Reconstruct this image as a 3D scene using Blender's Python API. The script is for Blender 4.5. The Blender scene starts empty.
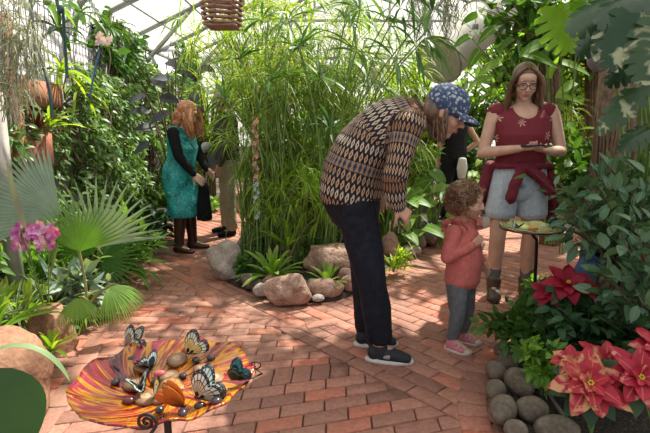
import bpy, bmesh, math, random
import numpy as np
from mathutils import Vector, Matrix, noise

SC = bpy.context.scene
COL = SC.collection
R = math.radians
random.seed(7)
RNG = np.random.default_rng(11)

# ------------------------------------------------------------------ camera
PITCH = R(10.24); FPX = 490.0; CAMH = 1.25
cam = bpy.data.objects.new('camera', bpy.data.cameras.new('camera'))
COL.objects.link(cam)
cam.location = (0, 0, CAMH)
cam.rotation_euler = (R(90) - PITCH, 0, 0)
cam.data.sensor_width = 36.0
cam.data.lens = FPX / 650 * 36.0
cam.data.clip_start = 0.02
SC.camera = cam
SC.view_settings.view_transform = 'Standard'
SC.view_settings.look = 'None'
SC.view_settings.gamma = 1
SC.view_settings.use_curve_mapping = False
SC.view_settings.exposure = 1.06

# ------------------------------------------------------------------ daylight
w = bpy.data.worlds.new('sky'); SC.world = w; w.use_nodes = True
wn = w.node_tree.nodes; wl = w.node_tree.links
bg = wn['Background']
sky = wn.new('ShaderNodeTexSky'); sky.sky_type = 'PREETHAM'; sky.turbidity = 6
mixw = wn.new('ShaderNodeMixRGB'); mixw.inputs[0].default_value = 0.9
mixw.inputs[2].default_value = (1.0, 0.985, 0.96, 1)
wl.new(sky.outputs[0], mixw.inputs[1]); wl.new(mixw.outputs[0], bg.inputs[0])
bg.inputs[1].default_value = 0.52
sun = bpy.data.objects.new('sun', bpy.data.lights.new('sun', 'SUN')); COL.objects.link(sun)
SUNDIR = Vector((0.42, 0.50, 1.0)).normalized()          # towards the sun
sun.rotation_euler = SUNDIR.to_track_quat('Z', 'Y').to_euler()
sky.sun_direction = SUNDIR
sun.data.energy = 8.5; sun.data.angle = R(1.2); sun.data.color = (1.0, 0.93, 0.82)
SC.cycles.max_bounces = 7; SC.cycles.diffuse_bounces = 4; SC.cycles.transmission_bounces = 4
SC.cycles.transparent_max_bounces = 10; SC.cycles.sample_clamp_indirect = 6
SC.cycles.caustics_reflective = False; SC.cycles.caustics_refractive = False

# ------------------------------------------------------------------ where a sight line meets the place
def ray(px, py):
    xc = (px - 325) / FPX; yc = (216.5 - py) / FPX
    return Vector((xc, math.cos(PITCH) + yc * math.sin(PITCH), -math.sin(PITCH) + yc * math.cos(PITCH)))
def G(px, py, z=0.0):
    d = ray(px, py); t = (z - CAMH) / d.z
    return Vector((d.x * t, d.y * t, z))
def P(px, py, Y):
    d = ray(px, py); t = Y / d.y
    return Vector((d.x * t, Y, CAMH + d.z * t))

# ------------------------------------------------------------------ materials
MATS = {}
def newmat(name):
    m = bpy.data.materials.new(name); m.use_nodes = True; MATS[name] = m
    nt = m.node_tree; return m, nt, nt.nodes, nt.links, nt.nodes['Principled BSDF']
def rgba(c): return (c[0], c[1], c[2], 1)
def ramp(N, L, src, stops, interp='LINEAR'):
    r = N.new('ShaderNodeValToRGB'); r.color_ramp.interpolation = interp
    e = r.color_ramp.elements
    while len(e) < len(stops): e.new(0.5)
    for k, (p, c) in enumerate(stops): e[k].position = p; e[k].color = rgba(c)
    L.new(src, r.inputs[0]); return r.outputs[0]
def attr(N, name):
    a = N.new('ShaderNodeAttribute'); a.attribute_name = name; return a.outputs['Fac']
def nz(N, L, scale, detail=3, co='Object', dist=0.0):
    t = N.new('ShaderNodeTexCoord'); n = N.new('ShaderNodeTexNoise')
    n.inputs['Scale'].default_value = scale; n.inputs['Detail'].default_value = detail; n.inputs['Distortion'].default_value = dist
    L.new(t.outputs[co], n.inputs['Vector']); return n.outputs['Fac']
def mth(N, L, op, a, b=None, c=None):
    m = N.new('ShaderNodeMath'); m.operation = op
    for k, x in enumerate((a, b, c)):
        if x is None: continue
        if isinstance(x, (int, float)): m.inputs[k].default_value = x
        else: L.new(x, m.inputs[k])
    return m.outputs[0]
def mixc(N, L, f, a, b, mode='MIX'):
    m = N.new('ShaderNodeMixRGB'); m.blend_type = mode
    for k, x in ((0, f), (1, a), (2, b)):
        if isinstance(x, (int, float)): m.inputs[k].default_value = x
        elif isinstance(x, tuple): m.inputs[k].default_value = rgba(x)
        else: L.new(x, m.inputs[k])
    return m.outputs[0]
def bump(N, L, h, b, strength=0.4, dist=0.01):
    n = N.new('ShaderNodeBump'); n.inputs['Strength'].default_value = strength; n.inputs['Distance'].default_value = dist
    L.new(h, n.inputs['Height']); L.new(n.outputs[0], b.inputs['Normal'])

def plain(name, c, rough=0.6, var=0.25, scale=20, metal=0.0, bumps=0.0, spec=0.5):
    m, nt, N, L, b = newmat(name)
    f = nz(N, L, scale)
    d = tuple(x * (1 - var) for x in c); u = tuple(min(1, x * (1 + var)) for x in c)
    L.new(ramp(N, L, f, [(0.3, d), (0.7, u)]), b.inputs['Base Color'])
    b.inputs['Roughness'].default_value = rough; b.inputs['Metallic'].default_value = metal
    b.inputs['Specular IOR Level'].default_value = spec
    if bumps: bump(N, L, f, b, bumps, 0.01)
    return m

def leafmat(name, cols, trans=0.35, rough=0.45, rib=None, edge=None, tip=None, spots=None, spec=0.28):
    """cols: colours spread over the leaves; rib/edge/tip: own colours of midrib, margin, tip"""
    m, nt, N, L, b = newmat(name)
    n = len(cols)
    c = ramp(N, L, attr(N, 'rnd'), [(k / max(1, n - 1), q) for k, q in enumerate(cols)])
    c = mixc(N, L, 0.35, c, mixc(N, L, nz(N, L, 14, 2), (0.35, 0.35, 0.35), (1.5, 1.5, 1.5)), 'MULTIPLY')
    if rib:
        f = mth(N, L, 'LESS_THAN', mth(N, L, 'ABSOLUTE', attr(N, 's')), rib[1])
        c = mixc(N, L, f, c, rib[0])
    if edge:
        a = mth(N, L, 'ADD', mth(N, L, 'ABSOLUTE', attr(N, 's')), mth(N, L, 'MULTIPLY', nz(N, L, 60, 2), edge[2]))
        f = mth(N, L, 'GREATER_THAN', a, edge[1])
        c = mixc(N, L, f, c, edge[0])
    if tip:
        f = N.new('ShaderNodeMapRange'); f.inputs[1].default_value = tip[1]; f.inputs[2].default_value = tip[2]
        L.new(attr(N, 't'), f.inputs[0]); c = mixc(N, L, f.outputs[0], c, tip[0])
    if spots:
        f = ramp(N, L, nz(N, L, spots[1], 3, dist=0.6), [(spots[2] - .04, (0, 0, 0)), (spots[2] + .04, (1, 1, 1))])
        c = mixc(N, L, f, c, spots[0])
    L.new(c, b.inputs['Base Color']); b.inputs['Roughness'].default_value = rough
    b.inputs['Specular IOR Level'].default_value = spec
    tr = N.new('ShaderNodeBsdfTranslucent')
    L.new(mixc(N, L, 1.0, c, (1.5, 1.45, 0.40), 'MULTIPLY'), tr.inputs[0])
    mx = N.new('ShaderNodeMixShader'); mx.inputs[0].default_value = trans
    out = N['Material Output']
    L.new(b.outputs[0], mx.inputs[1]); L.new(tr.outputs[0], mx.inputs[2]); L.new(mx.outputs[0], out.inputs[0])
    return m

# ------------------------------------------------------------------ object helpers
def tag(o, label, cat, group=None, kind=None):
    if label: o['label'] = label
    if cat: o['category'] = cat
    if group: o['group'] = group
    if kind: o['kind'] = kind
    return o
def thing(name, label, cat, loc=(0, 0, 0), rz=0.0, group=None):
    o = bpy.data.objects.new(name, None); COL.objects.link(o)
    o.location = loc; o.rotation_euler = (0, 0, rz); o.empty_display_size = 0.05
    return tag(o, label, cat, group)
def link(name, me, mat, parent=None, local=False, smooth=True, recentre=True):
    """me is in world space unless local; a top-level mesh gets its origin at its base"""
    if mat is not None and not isinstance(mat, (list, tuple)): mat = [mat]
    if mat:
        me.materials.clear() if len(me.materials) and me.materials[0] is None else None
        if len(me.materials) == 0:
            for q in mat: me.materials.append(q)
    o = bpy.data.objects.new(name, me); COL.objects.link(o)
    if smooth: me.polygons.foreach_set('use_smooth', [True] * len(me.polygons))
    if parent is not None:
        o.parent = parent
        if not local and parent.type == 'EMPTY': o.matrix_parent_inverse = parent.matrix_basis.inverted()
    elif recentre and not local and len(me.vertices):
        a = np.empty(len(me.vertices) * 3, np.float32); me.vertices.foreach_get('co', a); a = a.reshape(-1, 3)
        c = (a.min(0) + a.max(0)) / 2; c[2] = a[:, 2].min()
        a -= c; me.vertices.foreach_set('co', a.ravel()); o.location = Vector([float(q) for q in c])
    me.update()
    return o
def copy_tree(o, parent=None):
    c = o.copy(); COL.objects.link(c)
    if parent is not None: c.parent = parent
    for ch in list(o.children): copy_tree(ch, c)
    return c

def U(v):
    v = np.asarray(v, float); n = np.linalg.norm(v, axis=-1, keepdims=True); n[n == 0] = 1
    return v / n
PROF = {
    'ovate': lambda t: np.sin(np.pi * np.clip(t, 0, 1) ** 0.75) ** 0.8,
    'round': lambda t: np.sqrt(np.clip(1 - (2 * t - 1) ** 2, 0, 1)),
    'lance': lambda t: np.sin(np.pi * np.clip(t, 0, 1) ** 0.9) * 1.0,
    'blade': lambda t: (1 - t) ** 0.6 * (0.7 + 0.6 * t),
    'strap': lambda t: np.clip((1 - t) * 4, 0, 1) ** 0.6 * (0.75 + 0.25 * t),
    'heart': lambda t: np.clip(1.15 * (np.clip(t + 0.12, 0, 1)) ** 0.35 * (1 - t) ** 0.75, 0, 1),
    'spoon': lambda t: np.where(t < 0.3, 0.15 + 0.5 * t, np.sin(np.pi * np.clip((t - 0.1) / 0.9, 0, 1)) ** 0.7),
}
class MB:
    def __init__(s): s.V = []; s.Q = []; s.T = []; s.A = []; s.n = 0; s.QM = []; s.TM = []
    def add(s, v, q=None, t=None, rnd=0.5, tt=0.0, ss=0.0, mi=0):
        v = np.asarray(v, np.float32).reshape(-1, 3); m = len(v)
        at = np.empty((m, 3), np.float32); at[:, 0] = rnd; at[:, 1] = tt; at[:, 2] = ss
        s.V.append(v); s.A.append(at)
        if q is not None and len(q): q = np.asarray(q, np.int64).reshape(-1, 4); s.Q.append(q + s.n); s.QM.append(np.full(len(q), mi))
        if t is not None and len(t): t = np.asarray(t, np.int64).reshape(-1, 3); s.T.append(t + s.n); s.TM.append(np.full(len(t), mi))
        s.n += m; return s
    def mesh(s, name):
        me = bpy.data.meshes.new(name)
        if not s.V: return me
        v = np.concatenate(s.V); a = np.concatenate(s.A)
        q = np.concatenate(s.Q) if s.Q else np.zeros((0, 4), np.int64)
        t = np.concatenate(s.T) if s.T else np.zeros((0, 3), np.int64)
        me.vertices.add(len(v)); me.vertices.foreach_set('co', v.ravel())
        lp = np.concatenate([q.ravel(), t.ravel()]).astype(np.int32)
        me.loops.add(len(lp)); me.loops.foreach_set('vertex_index', lp)
        me.polygons.add(len(q) + len(t))
        st = np.concatenate([np.arange(len(q)) * 4, len(q) * 4 + np.arange(len(t)) * 3]).astype(np.int32)
        me.polygons.foreach_set('loop_start', st)
        mi = np.concatenate((s.QM or [np.zeros(0)]) + (s.TM or [np.zeros(0)])).astype(np.int32)
        me.polygons.foreach_set('material_index', mi)
        me.update(calc_edges=True)
        for k, nm in enumerate(('rnd', 't', 's')):
            at = me.attributes.new(nm, 'FLOAT', 'POINT'); at.data.foreach_set('value', np.ascontiguousarray(a[:, k]))
        return me
    def build(s, name, mat, parent=None, local=False, smooth=True):
        return link(name, s.mesh(name), mat, parent, local, smooth)
    # --- many leaves at once
    def leaves(s, B, D, L, W, prof='ovate', seg=4, droop=0.3, fold=0.12, roll=0.5, rnd=None, up=(0, 0, 1), wav=0.0):
        B = np.atleast_2d(np.asarray(B, float)); N = len(B)
        D = U(np.broadcast_to(np.asarray(D, float), (N, 3)))
        L = np.broadcast_to(np.asarray(L, float), (N,)); W = np.broadcast_to(np.asarray(W, float), (N,))
        up = np.broadcast_to(np.asarray(up, float), (N, 3))
        side = np.cross(D, up + RNG.normal(0, 0.05, (N, 3))); side = U(side)
        a = RNG.normal(0, 1, N) * roll
        side = side * np.cos(a)[:, None] + np.cross(D, side) * np.sin(a)[:, None]
        pos = B.copy(); d = D.copy(); V = np.empty((N, seg + 1, 3, 3)); tt = np.empty((N, seg + 1, 3)); ss = np.empty_like(tt)
        for k in range(seg + 1):
            t = k / seg; w = (W * float(PROF[prof](np.float64(t)))) [:, None]
            nr = np.cross(side, d)
            if wav: pos_w = nr * (RNG.normal(0, wav, (N, 1)) * W[:, None])
            else: pos_w = 0
            V[:, k, 0] = pos - side * w / 2 + nr * fold * w + pos_w; V[:, k, 1] = pos; V[:, k, 2] = pos + side * w / 2 + nr * fold * w - pos_w
            tt[:, k] = t; ss[:, k] = (-1, 0, 1)
            pos = pos + d * (L / seg)[:, None]
            d = U(d + np.array((0, 0, -1.0)) * (droop / seg))
        if rnd is None: rnd = RNG.random(N)
        rr = np.broadcast_to(np.asarray(rnd, float), (N,))[:, None, None] * np.ones((1, seg + 1, 3))
        base = (np.arange(N) * (seg + 1) * 3)[:, None, None]
        k = np.arange(seg)[None, :, None] * 3; c = np.arange(2)[None, None, :]
        i0 = base + k + c
        q = np.stack([i0, i0 + 1, i0 + 4, i0 + 3], -1).reshape(-1, 4)
        s.add(V.reshape(-1, 3), q, None, rr.ravel(), tt.ravel(), ss.ravel()); return s
    # --- many tubes at once: paths (N,K,3), radii (K,) or (N,K)
    def tubes(s, paths, rad, sides=5, rnd=None, cap=False):
        X = np.asarray(paths, float)
        if X.ndim == 2: X = X[None]
        N, K, _ = X.shape
        T = np.gradient(X, axis=1); T = U(T)
        ref = np.where(np.abs(T[:, :1, 2:3]) > 0.8, np.array([[[1.0, 0.13, 0.0]]]), np.array([[[0.0, 0.0, 1.0]]]))
        A = U(np.cross(T, np.broadcast_to(ref, T.shape))); Bv = np.cross(T, A)
        rad = np.broadcast_to(np.asarray(rad, float), (N, K))[:, :, None, None]
        th = np.linspace(0, 2 * np.pi, sides, endpoint=False)
        V = X[:, :, None, :] + rad * (A[:, :, None, :] * np.cos(th)[None, None, :, None] + Bv[:, :, None, :] * np.sin(th)[None, None, :, None])
        base = (np.arange(N) * K * sides)[:, None, None]
        k = np.arange(K - 1)[None, :, None] * sides; c = np.arange(sides)[None, None, :]; c2 = (c + 1) % sides
        q = np.stack([base + k + c, base + k + c2, base + k + c2 + sides, base + k + c + sides], -1).reshape(-1, 4)
        tt = np.broadcast_to(np.linspace(0, 1, K)[None, :, None], (N, K, sides))
        if rnd is None: rnd = RNG.random(N)
        rr = np.broadcast_to(np.asarray(rnd, float), (N,))[:, None, None] * np.ones((1, K, sides))
        s.add(V.reshape(-1, 3), q, None, rr.ravel(), tt.ravel(), 0.0)
        return s
    def box(s, c, d, rot=None, rnd=0.5, taper=1.0, mi=0):
        v = np.array([[x, y, z] for z in (-.5, .5) for y in (-.5, .5) for x in (-.5, .5)], float)
        v[4:, :2] *= taper
        v = v * np.asarray(d, float)
        if rot is not None: v = v @ np.array(rot.to_3x3()).T
        s.add(v + np.asarray(c, float), [(0, 2, 3, 1), (4, 5, 7, 6), (0, 1, 5, 4), (2, 6, 7, 3), (0, 4, 6, 2), (1, 3, 7, 5)], None, rnd, mi=mi); return s
    def beam(s, a, b, w, h, rnd=0.5):
        a = Vector(a); b = Vector(b); d = b - a
        q = d.to_track_quat('X', 'Z').to_matrix()
        return s.box((a + b) / 2, (d.length, w, h), q, rnd)
    def lathe(s, c, prof, n=32, rnd=0.5, wob=None, axis=None):
        th = np.linspace(0, 2 * np.pi, n, endpoint=False); K = len(prof); V = np.empty((K, n, 3)); tt = np.empty((K, n))
        for k, (r, z) in enumerate(prof):
            V[k, :, 0] = r * np.cos(th); V[k, :, 1] = r * np.sin(th); V[k, :, 2] = z; tt[k] = k / (K - 1)
            if wob is not None: rr, zz = wob(th, k / (K - 1)); V[k, :, 0] *= rr; V[k, :, 1] *= rr; V[k, :, 2] += zz
        V = V.reshape(-1, 3)
        if axis is not None: V = V @ np.array(Vector(axis).to_track_quat('Z', 'Y').to_matrix()).T
        q = [(k * n + i, k * n + (i + 1) % n, (k + 1) * n + (i + 1) % n, (k + 1) * n + i) for k in range(K - 1) for i in range(n)]
        s.add(V + np.asarray(c, float), q, None, rnd, tt.ravel(), 0); return s
    # --- rounded solids for figures
    def loft(s, secs, ax, n=20, rnd=0.5, caps=True):
        """secs: (centre, half-width along ax, half-depth)"""
        C = np.array([np.array(q[0], float) for q in secs]); K = len(secs)
        T = U(np.gradient(C, axis=0)); ax = np.broadcast_to(np.asarray(ax, float), (K, 3))
        S = U(ax - T * np.sum(ax * T, -1, keepdims=True)); Dv = np.cross(T, S)
        rx = np.array([q[1] for q in secs]); ry = np.array([q[2] for q in secs])
        rows = []
        def ring(c, S_, D_, a, b):
            th = np.linspace(0, 2 * np.pi, n, endpoint=False)
            rows.append(c + np.outer(np.cos(th) * a, S_) + np.outer(np.sin(th) * b, D_))
        if caps:
            for f in (0.0, 0.5, 0.85):
                ring(C[0] - T[0] * min(rx[0], ry[0]) * 0.6 * math.sqrt(1 - f * f), S[0], Dv[0], rx[0] * max(f, .01), ry[0] * max(f, .01))
        for k in range(K): ring(C[k], S[k], Dv[k], rx[k], ry[k])
        if caps:
            for f in (0.85, 0.5, 0.0):
                ring(C[-1] + T[-1] * min(rx[-1], ry[-1]) * 0.6 * math.sqrt(1 - f * f), S[-1], Dv[-1], rx[-1] * max(f, .01), ry[-1] * max(f, .01))
        V = np.concatenate(rows); M = len(rows)
        q = [(k * n + i, k * n + (i + 1) % n, (k + 1) * n + (i + 1) % n, (k + 1) * n + i) for k in range(M - 1) for i in range(n)]
        t = []
        if caps:
            a = len(V); V = np.concatenate([V, [V[:n].mean(0)], [V[(M - 1) * n:].mean(0)]])
            t = [(a, (i + 1) % n, i) for i in range(n)] + [(a + 1, (M - 1) * n + i, (M - 1) * n + (i + 1) % n) for i in range(n)]
        s.add(V, q, t, rnd); return s
    def cap(s, p0, r0, p1, r1, n=14, rnd=0.5):
        p0 = np.array(p0, float); p1 = np.array(p1, float); d = p1 - p0; L = np.linalg.norm(d)
        if L < 1e-6: return s.ell(p0, (r0,) * 3)
        d /= L; ax = np.cross(d, (0.31, 0.52, 0.79)); ax /= np.linalg.norm(ax)
        dv = np.cross(d, ax); rows = []; th = np.linspace(0, 2 * np.pi, n, endpoint=False)
        sec = [(-math.cos(a) * r0, math.sin(a) * r0) for a in (0.05, 0.5, 1.0, 1.57)] + [(L + math.sin(a) * r1, math.cos(a) * r1) for a in (0, 0.57, 1.07, 1.52)]
        for h, r in sec: rows.append(p0 + d * h + r * (np.outer(np.cos(th), ax) + np.outer(np.sin(th), dv)))
        V = np.concatenate(rows); M = len(rows)
        q = [(k * n + i, k * n + (i + 1) % n, (k + 1) * n + (i + 1) % n, (k + 1) * n + i) for k in range(M - 1) for i in range(n)]
        a = len(V); V = np.concatenate([V, [rows[0].mean(0)], [rows[-1].mean(0)]])
        t = [(a, (i + 1) % n, i) for i in range(n)] + [(a + 1, (M - 1) * n + i, (M - 1) * n + (i + 1) % n) for i in range(n)]
        s.add(V, q, t, rnd); return s
    def ell(s, c, r, rot=None, n=16, rnd=0.5):
        m = n // 2; th = np.linspace(0, 2 * np.pi, n, endpoint=False); rows = []
        for k in range(m + 1):
            ph = np.pi * (k / m) * 0.98 + 0.01 * np.pi
            rows.append(np.stack([np.sin(ph) * np.cos(th), np.sin(ph) * np.sin(th), np.full(n, -np.cos(ph))], -1))
        V = np.concatenate(rows) * np.asarray(r, float)
        if rot is not None: V = V @ np.array(rot.to_3x3()).T
        V = V + np.asarray(c, float); M = m + 1
        q = [(k * n + i, k * n + (i + 1) % n, (k + 1) * n + (i + 1) % n, (k + 1) * n + i) for k in range(M - 1) for i in range(n)]
        a = len(V); V = np.concatenate([V, [V[:n].mean(0)], [V[(M - 1) * n:M * n].mean(0)]])
        t = [(a, (i + 1) % n, i) for i in range(n)] + [(a + 1, (M - 1) * n + i, (M - 1) * n + (i + 1) % n) for i in range(n)]
        s.add(V, q, t, rnd); return s

def melt(mb, name, voxel=0.005, smooth=3, fac=0.5):
    """join overlapping solids into one continuous skin"""
    me0 = mb.mesh('tmp'); o = bpy.data.objects.new('tmp', me0); COL.objects.link(o)
    m = o.modifiers.new('r', 'REMESH'); m.mode = 'VOXEL'; m.voxel_size = voxel
    if smooth:
        m2 = o.modifiers.new('s', 'SMOOTH'); m2.iterations = smooth; m2.factor = fac
    dg = bpy.context.evaluated_depsgraph_get(); dg.update()
    me = bpy.data.meshes.new_from_object(o.evaluated_get(dg)); me.name = name
    bpy.data.objects.remove(o); bpy.data.meshes.remove(me0)
    return me
def setattr_f(me, name, vals):
    at = me.attributes.get(name) or me.attributes.new(name, 'FLOAT', 'POINT')
    at.data.foreach_set('value', np.ascontiguousarray(vals, dtype=np.float32))
def cos_of(me):
    a = np.empty(len(me.vertices) * 3, np.float32); me.vertices.foreach_get('co', a); return a.reshape(-1, 3)
def rs(a, b): return random.uniform(a, b)
# ================================================================== SETTING
m, nt, N, L, b = newmat('brick')
c = ramp(N, L, attr(N, 'rnd'), [(0, (0.25, 0.115, 0.085)), (0.35, (0.34, 0.155, 0.115)), (0.7, (0.40, 0.185, 0.135)), (0.97, (0.46, 0.14, 0.085)), (1, (0.38, 0.2, 0.14))])
c = mixc(N, L, 0.55, c, ramp(N, L, nz(N, L, 55, 4), [(0.3, (0.55, 0.5, 0.48)), (0.7, (1.25, 1.25, 1.25))]), 'MULTIPLY')
c = mixc(N, L, ramp(N, L, nz(N, L, 1.3, 3), [(0.5, (0, 0, 0)), (0.75, (0.5, 0.5, 0.5))]), c, (0.22, 0.145, 0.105))
L.new(c, b.inputs['Base Color']); b.inputs['Roughness'].default_value = 0.8
bump(N, L, nz(N, L, 140, 3), b, 0.5, 0.004)
BRICK = m
MORTAR = plain('mortar', (0.15, 0.10, 0.075), 0.95, 0.35, 60, bumps=0.4)
m, nt, N, L, b = newmat('soil')
L.new(ramp(N, L, nz(N, L, 90, 4), [(0.35, (0.012, 0.009, 0.007)), (0.6, (0.045, 0.032, 0.024)), (0.72, (0.16, 0.13, 0.10))]), b.inputs['Base Color'])
b.inputs['Roughness'].default_value = 0.95; bump(N, L, nz(N, L, 70, 4), b, 1.0, 0.02); SOIL = m

f = MB(); f.box((0.6, 7.5, -0.05), (13, 18, 0.08), None)
tag(f.build('floor', MORTAR), None, None, kind='structure')
# brick paving
bricks = MB()
def brick_quad(pts, h=0.006, r=None):
    """pts: four ground corners; a brick with slightly chamfered top"""
    p = np.array([(q[0], q[1], 0) for q in pts], float); c = p.mean(0)
    h = h + rs(-0.0015, 0.0015)
    lo = p.copy(); lo[:, 2] = -0.02; mid = p.copy(); mid[:, 2] = h - 0.002
    top = c + (p - c) * (1 - 0.006 / max(0.03, np.linalg.norm(p - c, axis=1).mean())); top[:, 2] = h
    V = np.concatenate([lo, mid, top])
    q = [(8, 9, 10, 11)] + [(i, (i + 1) % 4, 4 + (i + 1) % 4, 4 + i) for i in range(4)] + [(4 + i, 4 + (i + 1) % 4, 8 + (i + 1) % 4, 8 + i) for i in range(4)]
    bricks.add(V, q, None, random.random() if r is None else r)
SEAM0 = np.array((0.65, 1.85)); SD = U(np.array((-0.78 - 0.65, 3.45 - 1.85))); SN = np.array((SD[1], -SD[0]))   # SN points to the right side
def side_of(x, y): return (x - SEAM0[0]) * SN[0] + (y - SEAM0[1]) * SN[1]
def clip(poly, sgn):
    out = []
    for i in range(len(poly)):
        a = poly[i]; c = poly[(i + 1) % len(poly)]; da = side_of(*a) * sgn - 0.004; dc = side_of(*c) * sgn - 0.004
        if da >= 0: out.append(a)
        if da * dc < 0: t = da / (da - dc); out.append((a[0] + (c[0] - a[0]) * t, a[1] + (c[1] - a[1]) * t))
    return out
def lay(poly, sgn):
    q = clip(poly, sgn)
    if len(q) < 3: return
    ar = 0.5 * abs(sum(q[i][0] * q[(i + 1) % len(q)][1] - q[(i + 1) % len(q)][0] * q[i][1] for i in range(len(q))))
    if ar < 0.0012: return
    if len(q) == 4: brick_quad(q)
    elif len(q) == 3: brick_quad([q[0], q[1], q[2], ((q[2][0] + q[0][0]) / 2, (q[2][1] + q[0][1]) / 2)])
    else:
        V = np.array([(a, c, z) for z in (-0.02, 0.006) for a, c in q], float); n = len(q)
        bricks.add(V, [(i, (i + 1) % n, n + (i + 1) % n, n + i) for i in range(n)], [(n, n + i, n + i + 1) for i in range(1, n - 1)], random.random())
# left paving: courses swing gently as the path bends
def course_angle(y): return R(np.interp(y, [1.6, 2.1, 3.4, 5.0, 7, 12], [16, 14, -6, -12, -14, -14]))
def row_pt(u, v): a = course_angle(v); return (-0.75 + u * math.cos(a), v + u * math.sin(a))
v = 0.9; k = 0; g = 0.004
while v < 9.5:
    soldier = (k == 12)
    hgt, wid = (0.2, 0.1) if soldier else (0.1, 0.205)
    u = -2.6 + (0.5 * wid if k % 2 else 0) + rs(-.01, .01)
    while u < 2.6:
        if -2.3 < u < 2.4:
            lay([row_pt(u + g, v + g), row_pt(u + wid - g, v + g), row_pt(u + wid - g, v + hgt - g), row_pt(u + g, v + hgt - g)], -1)
        u += wid
    v += hgt; k += 1
# right paving: courses parallel to the seam
for i in range(-60, 70):
    for j in range(0, 95):
        u0 = i * 0.205 + (0.1 if j % 2 else 0); w0 = j * 0.1 + 0.004
        pts = [(u0 + g, w0 + g), (u0 + 0.205 - g, w0 + g), (u0 + 0.205 - g, w0 + 0.1 - g), (u0 + g, w0 + 0.1 - g)]
        ww = [tuple(SEAM0 + SD * a + SN * c) for a, c in pts]
        cx, cy = ww[0]
        if cy < 0.9 or cy > 10 or cx < -2 or cx > 6: continue
        if cx > 1.4 and cy < 2.6: continue
        lay(ww, 1)
tag(bricks.build('floor', BRICK, smooth=False), None, None, kind='structure')

def catmull(pts, n=8, closed=False):
    p = [np.array(q, float) for q in pts]; out = []
    K = len(p)
    for i in range(K if closed else K - 1):
        if closed: a, b_, c, d = p[i - 1], p[i], p[(i + 1) % K], p[(i + 2) % K]
        else: a, b_, c, d = p[max(0, i - 1)], p[i], p[i + 1], p[min(K - 1, i + 2)]
        for j in range(n):
            t = j / n
            out.append(0.5 * ((2 * b_) + (-a + c) * t + (2 * a - 5 * b_ + 4 * c - d) * t * t + (-a + 3 * b_ - 3 * c + d) * t ** 3))
    if not closed: out.append(p[-1])
    return np.array(out)
def border(name, pts, width, step, h=0.012):
    """curved soldier course of bricks"""
    global bricks
    old = bricks; bricks = MB()
    c = catmull([(q[0], q[1]) for q in pts], 12); s = np.concatenate([[0], np.cumsum(np.linalg.norm(np.diff(c, axis=0), axis=1))])
    n = int(s[-1] / step); T = np.gradient(c, axis=0); T = U(T); Nn = np.stack([T[:, 1], -T[:, 0]], -1)
    def at(d, off): return (np.interp(d, s, c[:, 0]) + off * np.interp(d, s, Nn[:, 0]), np.interp(d, s, c[:, 1]) + off * np.interp(d, s, Nn[:, 1]))
    for i in range(n):
        a = i * s[-1] / n + 0.004; b_ = (i + 1) * s[-1] / n - 0.004
        brick_quad([at(a, 0), at(b_, 0), at(b_, width), at(a, width)], h)
    o = bricks.build(name, BRICK, smooth=False); bricks = old
    tag(o, None, None, kind='structure')
border('trim_1', [(1.5, 3.15), (1.08, 2.80), (0.78, 2.44), (0.62, 2.1), (0.57, 1.85), (0.56, 1.5), (0.6, 1.2)][::-1], 0.13, 0.105)
border('trim_2', [(-1.22, 1.6), (-1.30, 2.24), (-1.42, 2.76), (-1.55, 3.25), (-1.62, 3.75), (-1.85, 4.5), (-1.98, 5.2), (-2.0, 6.65), (-2.1, 8.4)], 0.1, 0.205)
border('trim_3', [(-1.02, 5.3), (-1.17, 4.6), (-1.02, 3.97), (-0.82, 3.52), (-0.56, 3.22), (-0.24, 3.0), (0.06, 3.08)], 0.1, 0.205, 0.009)

def bed(name, outline, z, edge=0.12):
    """raised soil with a rolled edge"""
    o = catmull(outline, 5, True); n = len(o); c = o.mean(0); rows = []
    for k, (sh, zz) in enumerate([(0, -0.01), (0.03, z * 0.7), (0.12, z), (0.5, z * 1.15), (0.9, z * 1.2)]):
        r = o + (c - o) * sh; rows.append(np.column_stack([r, np.full(n, zz) + (RNG.normal(0, 0.008, n) if k > 1 else 0)]))
    V = np.concatenate(rows + [np.array([[c[0], c[1], z * 1.2]])]); K = len(rows)
    q = [(k * n + i, k * n + (i + 1) % n, (k + 1) * n + (i + 1) % n, (k + 1) * n + i) for k in range(K - 1) for i in range(n)]
    t = [((K - 1) * n + i, (K - 1) * n + (i + 1) % n, K * n) for i in range(n)]
    mb = MB(); mb.add(V, q, t); tag(mb.build(name, SOIL), None, None, kind='structure')
bed('soil_bed', [(-0.98, 4.9), (-1.02, 4.4), (-0.85, 3.9), (-0.62, 3.62), (-0.3, 3.4), (0.1, 3.4), (0.42, 3.95), (0.7, 4.55), (1.02, 5.05), (1.3, 5.5), (2.0, 6.0), (2.6, 7.0), (2.2, 8.2), (0.2, 8.6), (-0.9, 7.6), (-1.0, 6.2)], 0.05)
bed('soil_bed', [(-1.32, 1.5), (-1.42, 2.24), (-1.53, 2.76), (-1.66, 3.25), (-1.75, 3.75), (-1.98, 4.5), (-2.12, 5.2), (-2.14, 6.65), (-2.25, 8.5), (-3.4, 8.8), (-3.4, 5), (-2.8, 2), (-2.6, 1.0)], 0.06)
bed('soil_bed', [(0.72, 1.2), (0.73, 1.85), (0.77, 2.1), (0.92, 2.42), (1.2, 2.74), (1.6, 3.02), (2.3, 3.4), (3.2, 3.8), (4.4, 4.1), (4.4, 1.0), (2.5, 0.6), (1.2, 0.7)], 0.05)
bed('soil_bed', [(3.1, 5.6), (2.8, 6.6), (3.2, 8.5), (5.5, 9.0), (5.8, 5.0), (4.2, 4.9)], 0.05)

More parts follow.
